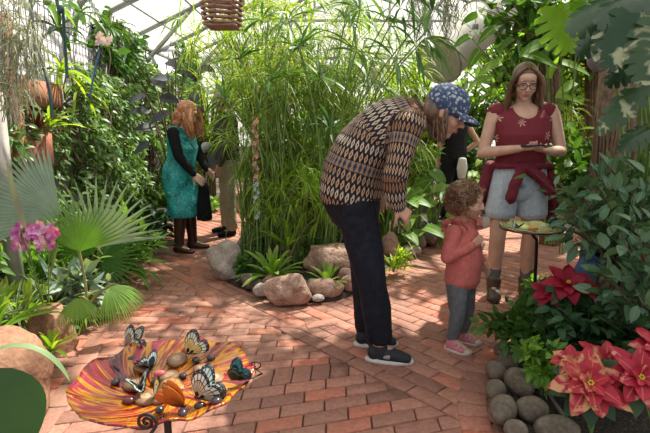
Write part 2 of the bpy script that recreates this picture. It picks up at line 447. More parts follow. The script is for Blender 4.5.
# ---- glasshouse shell
m, nt, N, L, b = newmat('frosted_pane')
tp = N.new('ShaderNodeBsdfTransparent'); tp.inputs[0].default_value = (0.93, 0.95, 0.93, 1)
tl = N.new('ShaderNodeBsdfTranslucent'); tl.inputs[0].default_value = (0.95, 0.93, 0.88, 1)
mx = N.new('ShaderNodeMixShader'); mx.inputs[0].default_value = 0.16
mx2 = N.new('ShaderNodeMixShader'); mx2.inputs[0].default_value = 0.08
gl = N.new('ShaderNodeBsdfGlossy'); gl.inputs['Roughness'].default_value = 0.15
L.new(tp.outputs[0], mx.inputs[1]); L.new(tl.outputs[0], mx.inputs[2]); L.new(mx.outputs[0], mx2.inputs[1]); L.new(gl.outputs[0], mx2.inputs[2])
L.new(mx2.outputs[0], N['Material Output'].inputs[0]); PANE = m
FRAME = plain('grey_painted_metal', (0.30, 0.30, 0.28), 0.5, 0.2, 8, metal=0.2)
# ridge along the path; roof from left eave to ridge to right eave
XL, ZL, XR_, ZR, XT, ZT = -3.35, 2.75, 5.6, 2.9, 1.3, 4.9
Y0, Y1 = 0.3, 13.0
def roofz(x): return ZL + (ZT - ZL) * (x - XL) / (XT - XL) if x < XT else ZR + (ZT - ZR) * (XR_ - x) / (XR_ - XT)
pan = MB(); fr = MB()
NY = 9; ys = np.linspace(Y0, Y1, NY + 1)
xs = [XL, -1.8, -0.25, XT, 2.75, 4.2, XR_]
for i in range(NY):
    for j in range(len(xs) - 1):
        a, c = xs[j], xs[j + 1]
        za, zc = roofz(a), roofz(c)
        V = [(a, ys[i], za), (c, ys[i], zc), (c, ys[i + 1], zc), (a, ys[i + 1], za)]
        V += [(x, y, z - 0.006) for x, y, z in V]
        pan.add(V, [(0, 1, 2, 3), (7, 6, 5, 4), (0, 4, 5, 1), (2, 6, 7, 3), (1, 5, 6, 2), (3, 7, 4, 0)])
for y in ys:
    fr.beam((XL, y, ZL), (XT, y, ZT), 0.06, 0.09); fr.beam((XT, y, ZT), (XR_, y, ZR), 0.06, 0.09)
for x in xs: fr.beam((x, Y0, roofz(x) - 0.03), (x, Y1, roofz(x) - 0.03), 0.05, 0.07)
for x in np.linspace(XL, XR_, 17):
    if abs(x - XT) > 0.2: fr.beam((x, Y0, roofz(x)), (x, Y1, roofz(x)), 0.025, 0.03)
for y in ys[::2]:
    fr.beam((XL + 0.02, y, 2.1), (-2.2, y, roofz(-2.2)), 0.05, 0.06)
tag(pan.build('ceiling', PANE, smooth=False), None, None, kind='structure')
tag(fr.build('ceiling', FRAME, smooth=False), None, None, kind='structure')
# far end wall of glass on a low plinth
pan = MB(); fr = MB()
pan.box((1.1, Y1, 2.9), (XR_ - XL, 0.01, 4.4)); tag(pan.build('window_1', PANE, smooth=False), None, None, kind='structure')
for x in np.linspace(XL, XR_, 10): fr.box((x, Y1 - 0.03, 2.5), (0.06, 0.08, 4.8))
for z in (0.75, 2.0, 3.0, 3.9): fr.box((1.1, Y1 - 0.03, z), (XR_ - XL, 0.07, 0.06))
tag(fr.build('trim_4', FRAME, smooth=False), None, None, kind='structure')
PLINTH = plain('rendered_plinth', (0.42, 0.36, 0.30), 0.9, 0.2, 10, bumps=0.3)
pl = MB(); pl.box((1.1, Y1, 0.36), (XR_ - XL, 0.15, 0.74)); tag(pl.build('wall_back', PLINTH, smooth=False), None, None, kind='structure')
# right side: glass over a plinth
pl = MB(); pl.box((XR_, 6.6, 0.36), (0.15, 12.8, 0.74)); tag(pl.build('wall_right', PLINTH, smooth=False), None, None, kind='structure')
pan = MB(); pan.box((XR_, 6.6, 1.82), (0.01, 12.8, 2.2)); tag(pan.build('window_2', PANE, smooth=False), None, None, kind='structure')
fr = MB()
for y in ys: fr.box((XR_ - 0.03, y, 1.8), (0.07, 0.06, 2.2))
fr.box((XR_ - 0.03, 6.6, 1.8), (0.06, 12.8, 0.05)); tag(fr.build('trim_5', FRAME, smooth=False), None, None, kind='structure')
# left wall: pale boarded wall behind a wire grid, running slightly away to the left
WA = Vector((-2.38, 3.0, 0)); WD = Vector((-0.14, 1, 0)).normalized(); WN = Vector((WD.y, -WD.x, 0))
def wallpt(d, z, off=0.0): return WA + WD * d + Vector((0, 0, z)) + WN * off
WALLM = plain('lilac_white_boards', (0.60, 0.56, 0.64), 0.7, 0.08, 6)
wl_ = MB(); q = WD.to_track_quat('X', 'Z').to_matrix()
wl_.box(wallpt(3.6, 1.4, -0.08), (12.5, 0.1, 2.9), q)
tag(wl_.build('wall_left', WALLM, smooth=False), None, None, kind='structure')
WIRE = plain('dark_wire', (0.05, 0.055, 0.06), 0.5, 0.2, 30, metal=0.5)
gr = MB()
for d in np.arange(-1.5, 3.6, 0.1): gr.tubes([wallpt(d, 1.55, 0.0), wallpt(d, 2.84, 0.0)], 0.0028, 4)
for z in np.arange(1.56, 2.84, 0.1): gr.tubes([wallpt(-1.5, z, 0.004), wallpt(3.6, z, 0.004)], 0.0028, 4)
tag(gr.build('wire_grid', WIRE), 'dark square wire grid fixed to the pale upper left wall', 'wire grid')
# ================================================================== PEOPLE
def skinmat(name, c):
    m, nt, N, L, b = newmat(name)
    L.new(ramp(N, L, nz(N, L, 18, 3), [(0.3, tuple(q * 0.88 for q in c)), (0.7, tuple(min(1, q * 1.08) for q in c))]), b.inputs['Base Color'])
    b.inputs['Roughness'].default_value = 0.5; b.inputs['Subsurface Weight'].default_value = 0.08
    b.inputs['Subsurface Radius'].default_value = (0.02, 0.008, 0.004); return m
SKIN_FAIR = skinmat('fair_skin', (0.60, 0.37, 0.28)); SKIN_WARM = skinmat('warm_skin', (0.50, 0.27, 0.19)); SKIN_CHILD = skinmat('child_skin', (0.55, 0.31, 0.22))
LIP = plain('lip', (0.45, 0.13, 0.12), 0.4, 0.1); EYEW = plain('eye_white', (0.35, 0.33, 0.32), 0.25, 0.03); IRIS = plain('iris', (0.04, 0.025, 0.015), 0.2, 0.1)
BROW = plain('eyebrow_hair', (0.09, 0.05, 0.03), 0.8, 0.2)
def hairmat(name, c0, c1, c2):
    m, nt, N, L, b = newmat(name)
    L.new(mixc(N, L, 0.4, ramp(N, L, attr(N, 'rnd'), [(0, c0), (0.5, c1), (1, c2)]), mixc(N, L, nz(N, L, 40), (.6, .6, .6), (1.3, 1.3, 1.3)), 'MULTIPLY'), b.inputs['Base Color'])
    b.inputs['Roughness'].default_value = 0.42; b.inputs['Specular IOR Level'].default_value = 0.6; return m
def V3(*a): return np.array(a, float)
def lerp(a, b, t): return a + (b - a) * t

def hand(mb, wr, d, n, sgn, s=1.0, curl=0.7):
    """palm and five fingers; d towards the fingers, n out of the palm, sgn: side the thumb leaves (+1/-1)"""
    d = U(d); n = U(n - d * np.dot(n, d)); t = np.cross(d, n) * sgn
    pc = wr + d * 0.045 * s
    for k in range(4):
        off = (-0.030 + 0.020 * k) * s
        mb.cap(wr + d * .008 * s + t * off * .6, .0155 * s, wr + d * 0.085 * s + t * off, .0125 * s, 10)
    Ls = [0.060, 0.074, 0.080, 0.072]
    for k in range(4):
        off = (-0.031 + 0.0207 * k) * s; p = wr + d * 0.086 * s + t * off
        a = 0.25 * curl + 0.07 * (3 - k) * curl; dd = d * math.cos(a) + n * math.sin(a) + t * (-0.06 + 0.04 * k); L_ = Ls[k] * s
        rr = (.0088, .0092, .0094, .0090)[k] * s
        for j, fr_ in enumerate((0.45, 0.32, 0.23)):
            q = p + U(dd) * L_ * fr_; mb.cap(p, rr, q, rr * 0.9, 8); p = q; rr *= 0.9
            a2 = 0.55 * curl; tt_ = np.cross(dd, t); nn = U(n - dd * np.dot(n, dd) / max(1e-6, np.dot(dd, dd)))
            dd = U(dd) * math.cos(a2) + nn * math.sin(a2)
    p = wr + d * 0.022 * s + t * 0.026 * s + n * .004 * s; dd = U(d * 0.62 + t * 0.75 + n * 0.35)
    for j, (l, r) in enumerate(((.036, .0125), (.030, .0105), (.026, .0092))):
        q = p + dd * l * s; mb.cap(p, r * s, q, r * .88 * s, 8); p = q; dd = U(dd + d * 0.28 + n * 0.3 * curl)

def figure(J, s=1.0, bulk=1.0, fingers=True, voxel=0.005, head=1.0, feet=True):
    mb = MB(); ax = J['ax']
    b_ = bulk
    if 'torso' in J: mb.loft([(c, a, d) for c, a, d in J['torso']], ax, 24)
    for k in (0, 1):
        sh, el, wr = J['sh'][k], J['el'][k], J['wr'][k]
        mb.cap(sh, .050 * s * b_, lerp(sh, el, .35), .047 * s * b_); mb.cap(lerp(sh, el, .3), .047 * s * b_, el, .037 * s * b_)
        mb.cap(el, .038 * s * b_, lerp(el, wr, .35), .037 * s * b_); mb.cap(lerp(el, wr, .3), .037 * s * b_, wr, .024 * s * b_)
        if fingers: hand(mb, wr, J['hd'][k], J['hn'][k], (1 if k == 0 else -1) * J.get('tsg', 1), J.get('hs', s), J.get('curl', (0.7, 0.7))[k])
        else: mb.cap(wr, .03 * s, wr + U(J['hd'][k]) * .1 * s, .02 * s)
        hp, kn, an = J['hip'][k], J['kn'][k], J['an'][k]
        mb.cap(hp, .090 * s * b_, lerp(hp, kn, .45), .078 * s * b_); mb.cap(lerp(hp, kn, .4), .078 * s * b_, kn, .054 * s * b_)
        fw = J['ff'][k]
        mb.cap(kn, .054 * s * b_, lerp(kn, an, .3) - fw * .012 * s, .054 * s * b_); mb.cap(lerp(kn, an, .3) - fw * .012 * s, .054 * s * b_, an, .036 * s)
        mb.cap(an, .036 * s, an - fw * .03 * s + V3(0, 0, -.045 * s), .030 * s); mb.cap(an + V3(0, 0, -.02 * s), .034 * s, an + fw * .13 * s + V3(0, 0, -.062 * s), .020 * s)
    H = J['head']; hf = U(J['hf']); hu = U(J['hu'] - hf * np.dot(J['hu'], hf)); hl = np.cross(hu, hf); h = head
    M = Matrix(((hf[0], hl[0], hu[0]), (hf[1], hl[1], hu[1]), (hf[2], hl[2], hu[2])))
    def at(f_, l_, u_): return H + (hf * f_ + hl * l_ + hu * u_) * h
    J['at'] = at; J['M'] = M
    mb.cap(J['neck'], .056 * s, at(-.025, 0, -.06), .050 * h)
    kid = J.get('kid', 0)
    mb.ell(at(-.015, 0, .025), np.array((.098, .078, .094)) * h, M); mb.ell(at(.022, 0, -.035), np.array((.068, .060 + .01 * kid, .078 - .012 * kid)) * h, M)
    mb.ell(at(.052, 0, -.094 + .012 * kid), np.array((.026, .028, .022)) * h, M); mb.ell(at(.055, 0, .045), np.array((.035, .058, .035)) * h, M)
    for sg in (-1, 1):
        mb.ell(at(.055, sg * .036, -.030), np.array((.030, .026 + .006 * kid, .028)) * h, M)
        mb.ell(at(-.008, sg * .079, -.012), np.array((.016, .007, .030)) * h, M)
        mb.ell(at(.072, sg * .030, .030), np.array((.018, .022, .008)) * h, M); mb.ell(at(.0745, sg * .031, .0185), np.array((.0135, .0165, .0085)) * h, M); mb.ell(at(.073, sg * .031, .0), np.array((.0125, .0155, .006)) * h, M)
    nl = 1 - .3 * kid
    mb.cap(at(.083, 0, .012), .008 * h, at(.088 + .018 * nl, 0, -.024), .0115 * h); mb.ell(at(.090, 0, -.028), np.array((.014, .017, .009)) * h, M)
    mb.ell(at(.076, 0, -.058), np.array((.016, .024, .014)) * h, M)
    return melt(mb, 'body', voxel, 3, 0.4)

def face_parts(J, root, head=1.0, lids=0.55, eyemat=None):
    at, M = J['at'], J['M']
    for sg in (-1, 1):
        e = MB(); e.ell(at(.074, sg * .031, .010), np.array((.0125,) * 3) * head, M, 14); n0 = 0
        e.ell(at(.082, sg * .031, .008), np.array((.0060, .0062, .0062)) * head, M, 10)
        me = e.mesh('eye'); nq = len(me.polygons)
        cs = cos_of(me); mi = np.zeros(nq, np.int32)
        n1 = 14 * 8 + 2
        for p_ in me.polygons:
            if p_.vertices[0] >= n1: mi[p_.index] = 1
        me.polygons.foreach_set('material_index', mi)
        link('eye', me, [EYEW, IRIS], root, True)
        bw = MB(); pts = [at(.088 - .004 * abs(q), sg * (.016 + .013 * (q + 1)), .0315 + .004 * (1 - q * q)) for q in (-1, -.3, .4, 1)]
        bw.tubes([pts], [.003 * head, .0036 * head, .003 * head, .0015 * head], 6); bw.build('eyebrow', BROW, root, True)
    l = MB(); l.ell(at(.091, 0, -.0545), np.array((.006, .021, .0045)) * head, M, 12); l.ell(at(.0895, 0, -.064), np.array((.0065, .018, .0055)) * head, M, 12)
    l.build('lips', LIP, root, True)

def hair_shell(J, root, mat, head, ext, name='hair', strands=None, cut=None):
    """a continuous cap of hair plus loose locks, as one part"""
    at, M = J['at'], J['M']; mb = MB()
    for c, r in ext: mb.ell(at(*c), np.array(r) * head, M, 20)
    me = melt(mb, name, 0.006 * max(head, .6), 2)
    cs = cos_of(me); n = np.array([noise.noise(Vector(q) * 40) for q in cs]); setattr_f(me, 'rnd', 0.45 + 0.5 * n)
    if strands is not None:
        bm = bmesh.new(); bm.from_mesh(me); m2 = strands.mesh('x'); bm.from_mesh(m2); bm.to_mesh(me); bm.free()
        # rnd of the locks
        a = np.concatenate([0.45 + 0.5 * n, np.concatenate(strands.A)[:, 0]]); setattr_f(me, 'rnd', a)
    return link(name, me, mat, root, True)
def cloth(name, mb, mat, root, voxel=0.006, smooth=3, fn=None, wr=0.0, wscale=9, cut=None):
    me = melt(mb, name, voxel, smooth)
    if cut:
        bm = bmesh.new(); bm.from_mesh(me); bmesh.ops.delete(bm, geom=[v for v in bm.verts if cut(v.co)], context='VERTS'); bm.to_mesh(me); bm.free()
    cs = cos_of(me)
    if wr:
        nn = np.empty(len(me.vertices) * 3, np.float32); me.vertices.foreach_get('normal', nn); nn = nn.reshape(-1, 3)
        d = np.array([noise.noise(Vector((q[0] * wscale, q[1] * wscale, q[2] * wscale * 0.45))) for q in cs])
        d += 0.5 * np.array([abs(noise.noise(Vector((q[0] * wscale * 2.3, q[1] * wscale * 2.3 + 7, q[2] * wscale)))) for q in cs])
        cs = cs + nn * (d * wr)[:, None]; me.vertices.foreach_set('co', cs.astype(np.float32).ravel())
    if fn: fn(me, cs)
    return link(name, me, mat, root, True)
def seguv(segs):
    """surface coordinates along/around the nearest limb axis -> attributes t (along, metres) and s (around, metres)"""
    def fn(me, cs):
        best = np.full(len(cs), 1e9); tt = np.zeros(len(cs)); ss = np.zeros(len(cs))
        for a, b_, off, r in segs:
            d = b_ - a; L_ = np.linalg.norm(d); d = d / L_; k = np.clip((cs - a) @ d, 0, L_); near = a + np.outer(k, d)
            dist = np.linalg.norm(cs - near, axis=1) / r; u = np.cross(d, V3(0, 1, 0.01)); u /= np.linalg.norm(u); v_ = np.cross(d, u)
            ang = np.arctan2((cs - near) @ v_, (cs - near) @ u); ok = dist < best
            best[ok] = dist[ok]; tt[ok] = ((cs - a) @ d)[ok] + off; ss[ok] = (ang * r)[ok]
        setattr_f(me, 't', tt); setattr_f(me, 's', ss)
    return fn

# ---------------- woman in the maroon top
def person_maroon():
    root = thing('person', 'person in a sleeveless maroon top and pale denim shorts looking at a phone', 'person', (1.385, 3.50, 0), R(-98))
    s = 1.0
    J = dict(ax=V3(0, 1, 0))
    J['torso'] = [(V3(0, 0, .84), .150, .105), (V3(-.005, 0, .90), .185, .128), (V3(0, 0, .98), .172, .12), (V3(.01, 0, 1.08), .148, .108), (V3(.02, 0, 1.20), .165, .125), (V3(.0, 0, 1.31), .175, .11), (V3(-.01, 0, 1.385), .125, .075), (V3(-.01, 0, 1.42), .062, .055)]
    J['sh'] = [V3(-.01, .188, 1.365), V3(-.01, -.188, 1.365)]; J['el'] = [V3(.03, .262, 1.09), V3(.02, -.262, 1.075)]
    J['wr'] = [V3(.225, .12, 1.10), V3(.215, -.055, 1.115)]; J['hd'] = [V3(.55, -.75, .12), V3(.45, .85, .05)]; J['hn'] = [V3(.1, -.1, 1), V3(.1, .1, 1)]
    J['hip'] = [V3(0, .095, .86), V3(0, -.095, .86)]; J['kn'] = [V3(.02, .105, .485), V3(.035, -.125, .485)]; J['an'] = [V3(-.02, .11, .105), V3(0, -.125, .105)]
    J['ff'] = [U(V3(1, .25, 0)), U(V3(1, -.12, 0))]
    J['neck'] = V3(-.01, 0, 1.40); J['head'] = V3(.055, -.012, 1.555); J['hf'] = V3(.93, -.02, -.36); J['hu'] = V3(.36, .0, .93); J['curl'] = (0.8, 0.35)
    body = link('body', figure(J, s, 1.06, True, .005), SKIN_FAIR, root, True)
    face_parts(J, root)
    # hair: long waves to the shoulders, parted
    hm = hairmat('light_brown_hair', (0.06, 0.03, 0.015), (0.15, 0.08, 0.04), (0.28, 0.16, 0.085))
    at = J['at']; st = MB(); n = 150; paths = []; K = 9
    for i in range(n):
        sg = -1 if i % 2 else 1; a = rs(0.0, 1.0); bk = rs(0, 1)
        p0 = at(.055 - .13 * bk, sg * .006, .118 - .01 * bk); p = []
        ph = rs(0, 6.28); am = rs(.006, .012)
        for k in range(K):
            t = k / (K - 1)
            f_ = .05 - .15 * bk * min(1, t * 2.2) - .02 * t + (.02 * t if bk < .4 else 0)
            l_ = sg * (.010 + .088 * math.sin(min(1, t * 2.4) * 1.57) + .022 * t + .015 * rs(-1, 1) * t) * (1 - .45 * bk)
            u_ = .118 - .02 * bk - .10 * (t * 1.2) ** 1.6 - .18 * t
            q = at(f_, l_, u_ + .0 * a) + V3(0, 0, -.03 * t); q = q + V3(am * math.cos(ph + t * 9), am * math.sin(ph + t * 9), 0) * t
            p.append(q)
        paths.append(p)
    st.tubes(paths, [.005, .009, .010, .010, .010, .009, .008, .006, .002], 5)
    hair_shell(J, root, hm, 1.0, [((-.025, 0, .038), (.102, .088, .094)), ((-.05, 0, -.02), (.075, .088, .09)), ((-.05, .0, -.09), (.06, .09, .07))], strands=st)
    # glasses
    g_ = MB(); th = np.linspace(0, 2 * np.pi, 15)
    for sg in (-1, 1):
        g_.tubes([[at(.100, sg * .033 + .026 * math.cos(a), .002 + .021 * math.sin(a)) for a in th]], .0026, 6)
        g_.tubes([[at(.100, sg * .058, .008), at(.05, sg * .078, .008), at(-.01, sg * .083, .0)]], .002, 6)
    g_.tubes([[at(.100, -.008, .006), at(.103, 0, .009), at(.100, .008, .006)]], .0024, 6)
    g_.build('glasses', plain('dark_tortoise_frame', (0.03, 0.015, 0.012), 0.25, 0.4, 60), root, True)
    # blouse
    m, nt, N, L, b = newmat('maroon_print')
    t = N.new('ShaderNodeTexCoord'); vo = N.new('ShaderNodeTexVoronoi'); vo.inputs['Scale'].default_value = 9.5; L.new(t.outputs['Object'], vo.inputs['Vector'])
    # star-shaped sprigs: angular petals round the cell centres
    sb = N.new('ShaderNodeVectorMath'); sb.operation = 'SUBTRACT'; mp = N.new('ShaderNodeVectorMath'); mp.operation = 'SCALE'; mp.inputs['Scale'].default_value = 1.0
    L.new(t.outputs['Object'], sb.inputs[0]); L.new(vo.outputs['Position'], sb.inputs[1]); sx = N.new('ShaderNodeSeparateXYZ'); L.new(sb.outputs[0], sx.inputs[0])
    an = mth(N, L, 'ARCTAN2', sx.outputs[2], sx.outputs[1]); pet = mth(N, L, 'COSINE', mth(N, L, 'MULTIPLY', an, 7.0))
    lim = mth(N, L, 'MULTIPLY_ADD', pet, 0.14, 0.20); f_ = mth(N, L, 'LESS_THAN', vo.outputs['Distance'], lim)
    f2 = mth(N, L, 'GREATER_THAN', N.new('ShaderNodeSeparateColor').outputs[0], 2)
    sc = N.new('ShaderNodeSeparateColor'); L.new(vo.outputs['Color'], sc.inputs[0]); f_ = mth(N, L, 'MULTIPLY', f_, mth(N, L, 'GREATER_THAN', sc.outputs[0], 0.45))
    L.new(mixc(N, L, f_, (0.17, 0.012, 0.025), (0.55, 0.34, 0.27)), b.inputs['Base Color']); b.inputs['Roughness'].default_value = 0.75
    mb = MB()
    mb.loft([(V3(0, 0, .95), .188, .135), (V3(.005, 0, 1.02), .176, .132), (V3(.012, 0, 1.08), .166, .125), (V3(.022, 0, 1.20), .186, .142), (V3(.006, 0, 1.30), .196, .126), (V3(-.008, 0, 1.36), .158, .092), (V3(-.012, 0, 1.385), .12, .068)], J['ax'], 28)
    for k in (0, 1): mb.cap(lerp(J['sh'][k], J['neck'], .35), .050, J['sh'][k] + V3(0, 0, -.005), .056)
    cloth('sleeveless_top', mb, m, root, .005, 3, wr=.010, cut=lambda p: ((p.x - .09) / .13) ** 2 + (p.y / .085) ** 2 + ((p.z - 1.415) / .105) ** 2 < 1 or (p.x ** 2 + p.y ** 2 < .0075 and p.z > 1.36) or p.z < .955)
    # shorts
    DEN = plain('pale_denim', (0.44, 0.53, 0.61), 0.85, 0.14, 45, bumps=0.2)
    mb = MB(); mb.loft([(V3(0, 0, .80), .178, .135), (V3(0, 0, .88), .198, .146), (V3(0, 0, .98), .184, .136), (V3(0, 0, 1.0), .18, .134)], J['ax'], 26)
    for k in (0, 1):
        hp, kn = J['hip'][k], J['kn'][k]; e = lerp(hp, kn, .58); sg = 1 - 2 * k
        mb.loft([(hp + V3(0, 0, -.01), .108, .122), (lerp(hp, kn, .35), .104, .116), (e + V3(0, sg * .004, 0), .105, .112)], V3(0, 1, 0), 20, caps=True)
    sh_ = cloth('shorts', mb, DEN, root, .006, 2, wr=.007, cut=lambda p: p.z < .615)
    fl = MB(); fl.box((.150, 0, .90), (.008, .03, .11)); fl.build('fly', DEN, sh_, True)
    # cardigan tied at the waist
    KN = plain('maroon_knit', (0.15, 0.012, 0.028), 0.9, 0.25, 90, bumps=0.5)
    mb = MB(); th = np.linspace(0, 2 * np.pi, 21)
    ring = [V3(.0 + .140 * math.cos(a) + .008, .195 * math.sin(a), .985 + .012 * math.cos(a)) for a in th]
    for i in range(20): mb.cap(ring[i], .026, ring[i + 1], .026, 8)
    mb.ell(V3(.165, -.02, .975), (.04, .05, .045)); mb.cap(V3(.165, -.02, .98), .034, V3(.185, -.055, .89), .036); mb.cap(V3(.185, -.055, .89), .036, V3(.180, -.085, .78), .040)
    mb.cap(V3(.165, .0, .98), .032, V3(.175, .085, .93), .036); mb.cap(V3(.175, .085, .93), .036, V3(.155, .165, .83), .040)
    # the body of the cardigan hangs behind and shows at both sides
    for sg, z1, o in ((-1, .55, .05), (1, .60, .03)):
        mb.loft([(V3(-.04, sg * .185, .985), .045, .08), (V3(-.05, sg * (.21 + o * .3), .85), .035, .09), (V3(-.06, sg * (.225 + o), .70), .03, .095), (V3(-.05, sg * (.225 + o * 1.3), z1), .022, .08)], V3(0, 1, 0), 16)
    mb.loft([(V3(-.15, 0, .985), .17, .03), (V3(-.175, 0, .8), .2, .03), (V3(-.17, 0, .6), .2, .022)], V3(0, 1, 0), 22)
    cloth('tied_cardigan', mb, KN, root, .006, 2, wr=.02, wscale=12)
    # socks and boots
    SOCK = plain('grey_marl_sock', (0.13, 0.13, 0.14), 0.95, 0.3, 120); BOOT = plain('brown_boot_leather', (0.085, 0.06, 0.045), 0.45, 0.35, 25)
    SOLE = plain('dark_sole', (0.025, 0.022, 0.02), 0.7, 0.2)
    for k in (0, 1):
        an, ff = J['an'][k], J['ff'][k]; sd = V3(-ff[1], ff[0], 0)
        mb = MB(); mb.loft([(an + V3(0, 0, .06), .046, .048), (an + V3(0, 0, .12), .050, .052)], sd, 18); cloth('sock', mb, SOCK, root, .005, 1)
        mb = MB(); mb.loft([(an + V3(0, 0, .045) , .056, .060), (an + V3(0, 0, 0), .052, .058), (an + V3(0, 0, -.05), .047, .054)], sd, 18)
        mb.ell(an - ff * .028 + V3(0, 0, -.055), (.042, .042, .045)); mb.loft([(an + ff * .0 + V3(0, 0, -.045), .042, .045), (an + ff * .07 + V3(0, 0, -.062), .050, .044), (an + ff * .130 + V3(0, 0, -.066), .049, .036), (an + ff * .155 + V3(0, 0, -.070), .038, .028)], sd, 18)
        bt = cloth('ankle_boot', mb, BOOT, root, .005, 2)
        so = MB(); o_ = an + V3(0, 0, -an[2]); pts = []
        for a in np.linspace(0, 2 * np.pi, 24, endpoint=False):
            f_ = .055 + .125 * math.cos(a); w_ = .047 * math.sin(a) * (1.0 if f_ > .05 else .85); pts.append(o_ + ff * f_ + sd * w_)
        so.add([p + V3(0, 0, z) for z in (.002, .024) for p in pts], [(i, (i + 1) % 24, 24 + (i + 1) % 24, 24 + i) for i in range(24)], [(24, 24 + i, 25 + i) for i in range(1, 23)] + [(0, i + 1, i) for i in range(1, 23)])
        so.build('sole', SOLE, bt, True)
    # phone
    ph = MB(); mtx = root.matrix_basis
    c = Vector((.285, .012, 1.135)); q = Matrix.Rotation(R(-8), 3, 'Y') @ Matrix.Rotation(R(58), 3, 'Z')
    ph.box(mtx @ c, (.145, .072, .009), mtx.to_3x3() @ q)
    o = ph.build('phone', plain('black_phone_case', (0.02, 0.02, 0.022), 0.3, 0.2), smooth=False)
    tag(o, 'dark smartphone held in both hands of the woman in maroon', 'phone')
person_maroon()

# ---------------- toddler
def person_child():
    root = thing('person', 'curly haired toddler in a coral ruffled top and grey leggings', 'person', (.775, 2.66, 0), R(-38)); root.scale = (1.06, 1.06, 1.06)
    s = .60
    J = dict(ax=V3(0, 1, 0), kid=1)
    J['torso'] = [(V3(-.005, 0, .34), .075, .06), (V3(-.005, 0, .39), .092, .078), (V3(.008, 0, .46), .090, .082), (V3(.005, 0, .54), .090, .074), (V3(-.01, 0, .62), .092, .066), (V3(-.018, 0, .675), .072, .048), (V3(-.018, 0, .70), .036, .036)]
    J['sh'] = [V3(-.018, .098, .655), V3(-.018, -.098, .655)]; J['el'] = [V3(-.02, .135, .535), V3(-.03, -.135, .53)]
    J['wr'] = [V3(.055, .125, .465), V3(.068, -.068, .595)]; J['hd'] = [V3(.5, -.05, -.7), V3(.55, .5, .55)]; J['hn'] = [V3(-.3, -1, 0), V3(-.5, .5, .1)]
    J['hip'] = [V3(-.005, .048, .37), V3(-.005, -.048, .37)]; J['kn'] = [V3(.012, .062, .215), V3(.012, -.06, .215)]; J['an'] = [V3(-.012, .068, .07), V3(-.012, -.062, .07)]
    J['ff'] = [U(V3(1, .15, 0)), U(V3(1, -.05, 0))]; J['hs'] = .55; J['curl'] = (0.6, 1.2)
    J['neck'] = V3(-.018, 0, .685); J['head'] = V3(.012, -.01, .805); J['hf'] = V3(.97, .22, -.12); J['hu'] = V3(.1, 0, 1)
    link('body', figure(J, s, 1.0, True, .0035, head=.80), SKIN_CHILD, root, True)
    face_parts(J, root, .80)
    at = J['at']; hm = hairmat('auburn_curls', (0.06, 0.028, 0.014), (0.17, 0.08, 0.04), (0.38, 0.21, 0.10))
    st = MB(); paths = []; K = 12
    for i in range(420):
        while True:
            d = U(RNG.normal(0, 1, 3))
            if d[2] < -0.55 or (d[0] > 0.50 and d[2] < 0.42) or (d[0] > .78): continue
            break
        c0 = at(-.022 + d[0] * .095, d[1] * .085, .022 + d[2] * .098); out = (J['at'](d[0], d[1], d[2]) - J['at'](0, 0, 0)); out = U(out)
        side = U(np.cross(out, RNG.normal(0, 1, 3))); s2 = np.cross(out, side); ph = rs(0, 6.28); rr = rs(.007, .013); Lh = rs(.022, .050)
        tw = rs(7, 13)
        paths.append([c0 + out * Lh * (k / K) + V3(0, 0, -.022) * (k / K) ** 2 + (side * math.cos(ph + tw * k / K) + s2 * math.sin(ph + tw * k / K)) * rr for k in range(K)])
    st.tubes(paths, np.array([.0026] * 10 + [.0020, .0008]), 4)
    hair_shell(J, root, hm, .80, [((-.032, 0, .042), (.112, .102, .100)), ((-.065, 0, -.02), (.082, .100, .088))], strands=st)
    CORAL = plain('coral_knit', (0.50, 0.13, 0.115), 0.85, 0.14, 60, bumps=0.25)
    mb = MB()
    mb.loft([(V3(.0, 0, .385), .106, .090), (V3(.0, 0, .42), .105, .091), (V3(.008, 0, .48), .101, .090), (V3(.004, 0, .56), .102, .086), (V3(-.01, 0, .63), .102, .074), (V3(-.018, 0, .68), .062, .048)], J['ax'], 26)
    for k in (0, 1):
        sh, el, wr = J['sh'][k], J['el'][k], J['wr'][k]
        mb.cap(sh, .044, el, .035); mb.cap(el, .035, lerp(el, wr, .93), .027)
    top = cloth('ruffled_top', mb, CORAL, root, .004, 3, wr=.006, wscale=16, cut=lambda p: p.z < .355 + .03 * (p.x > 0) * 0)
    for sg in (-1, 1):
        rf = MB(); n = 26; th = np.linspace(-1.9, 1.9, n)
        for ro, lift in ((.0, .0),):
            inn = [V3(-.012 + .052 * math.sin(a), sg * (.078 + .012 * math.cos(a)), .665 + .040 * math.cos(a) - .0) for a in th]
            outp = [V3(-.012 + .068 * math.sin(a), sg * (.112 + .014 * math.cos(a * 6.5)), .672 + .058 * math.cos(a) + .006 * math.sin(a * 6.5)) for a in th]
            Vv = []
            for z in (0, .003):
                for p in inn: Vv.append(p + V3(0, 0, z))
                for p in outp: Vv.append(p + V3(0, 0, z))
            q = []
            for i in range(n - 1):
                q += [(i, i + 1, n + i + 1, n + i), (2 * n + i, 3 * n + i, 3 * n + i + 1, 2 * n + i + 1), (n + i, n + i + 1, 3 * n + i + 1, 3 * n + i)]
            rf.add(Vv, q)
        rf.build('ruffle', CORAL, top, True)
    hb = MB(); c = V3(.108, -.018, .585)
    for dy in (-.008, .008): hb.ell(c + V3(0, dy, .007), (.003, .013, .013), None, 12)
    hb.ell(c + V3(0, 0, -.008), (.003, .013, .013), None, 12); hb.build('patch', plain('pale_patch', (0.6, 0.42, 0.33), 0.8, 0.1), top, True)
    GR = plain('grey_stretch_denim', (0.115, 0.125, 0.14), 0.85, 0.25, 35, bumps=0.25)
    mb = MB(); mb.loft([(V3(-.005, 0, .345), .085, .072), (V3(-.005, 0, .40), .102, .088), (V3(0, 0, .45), .098, .086)], J['ax'], 22)
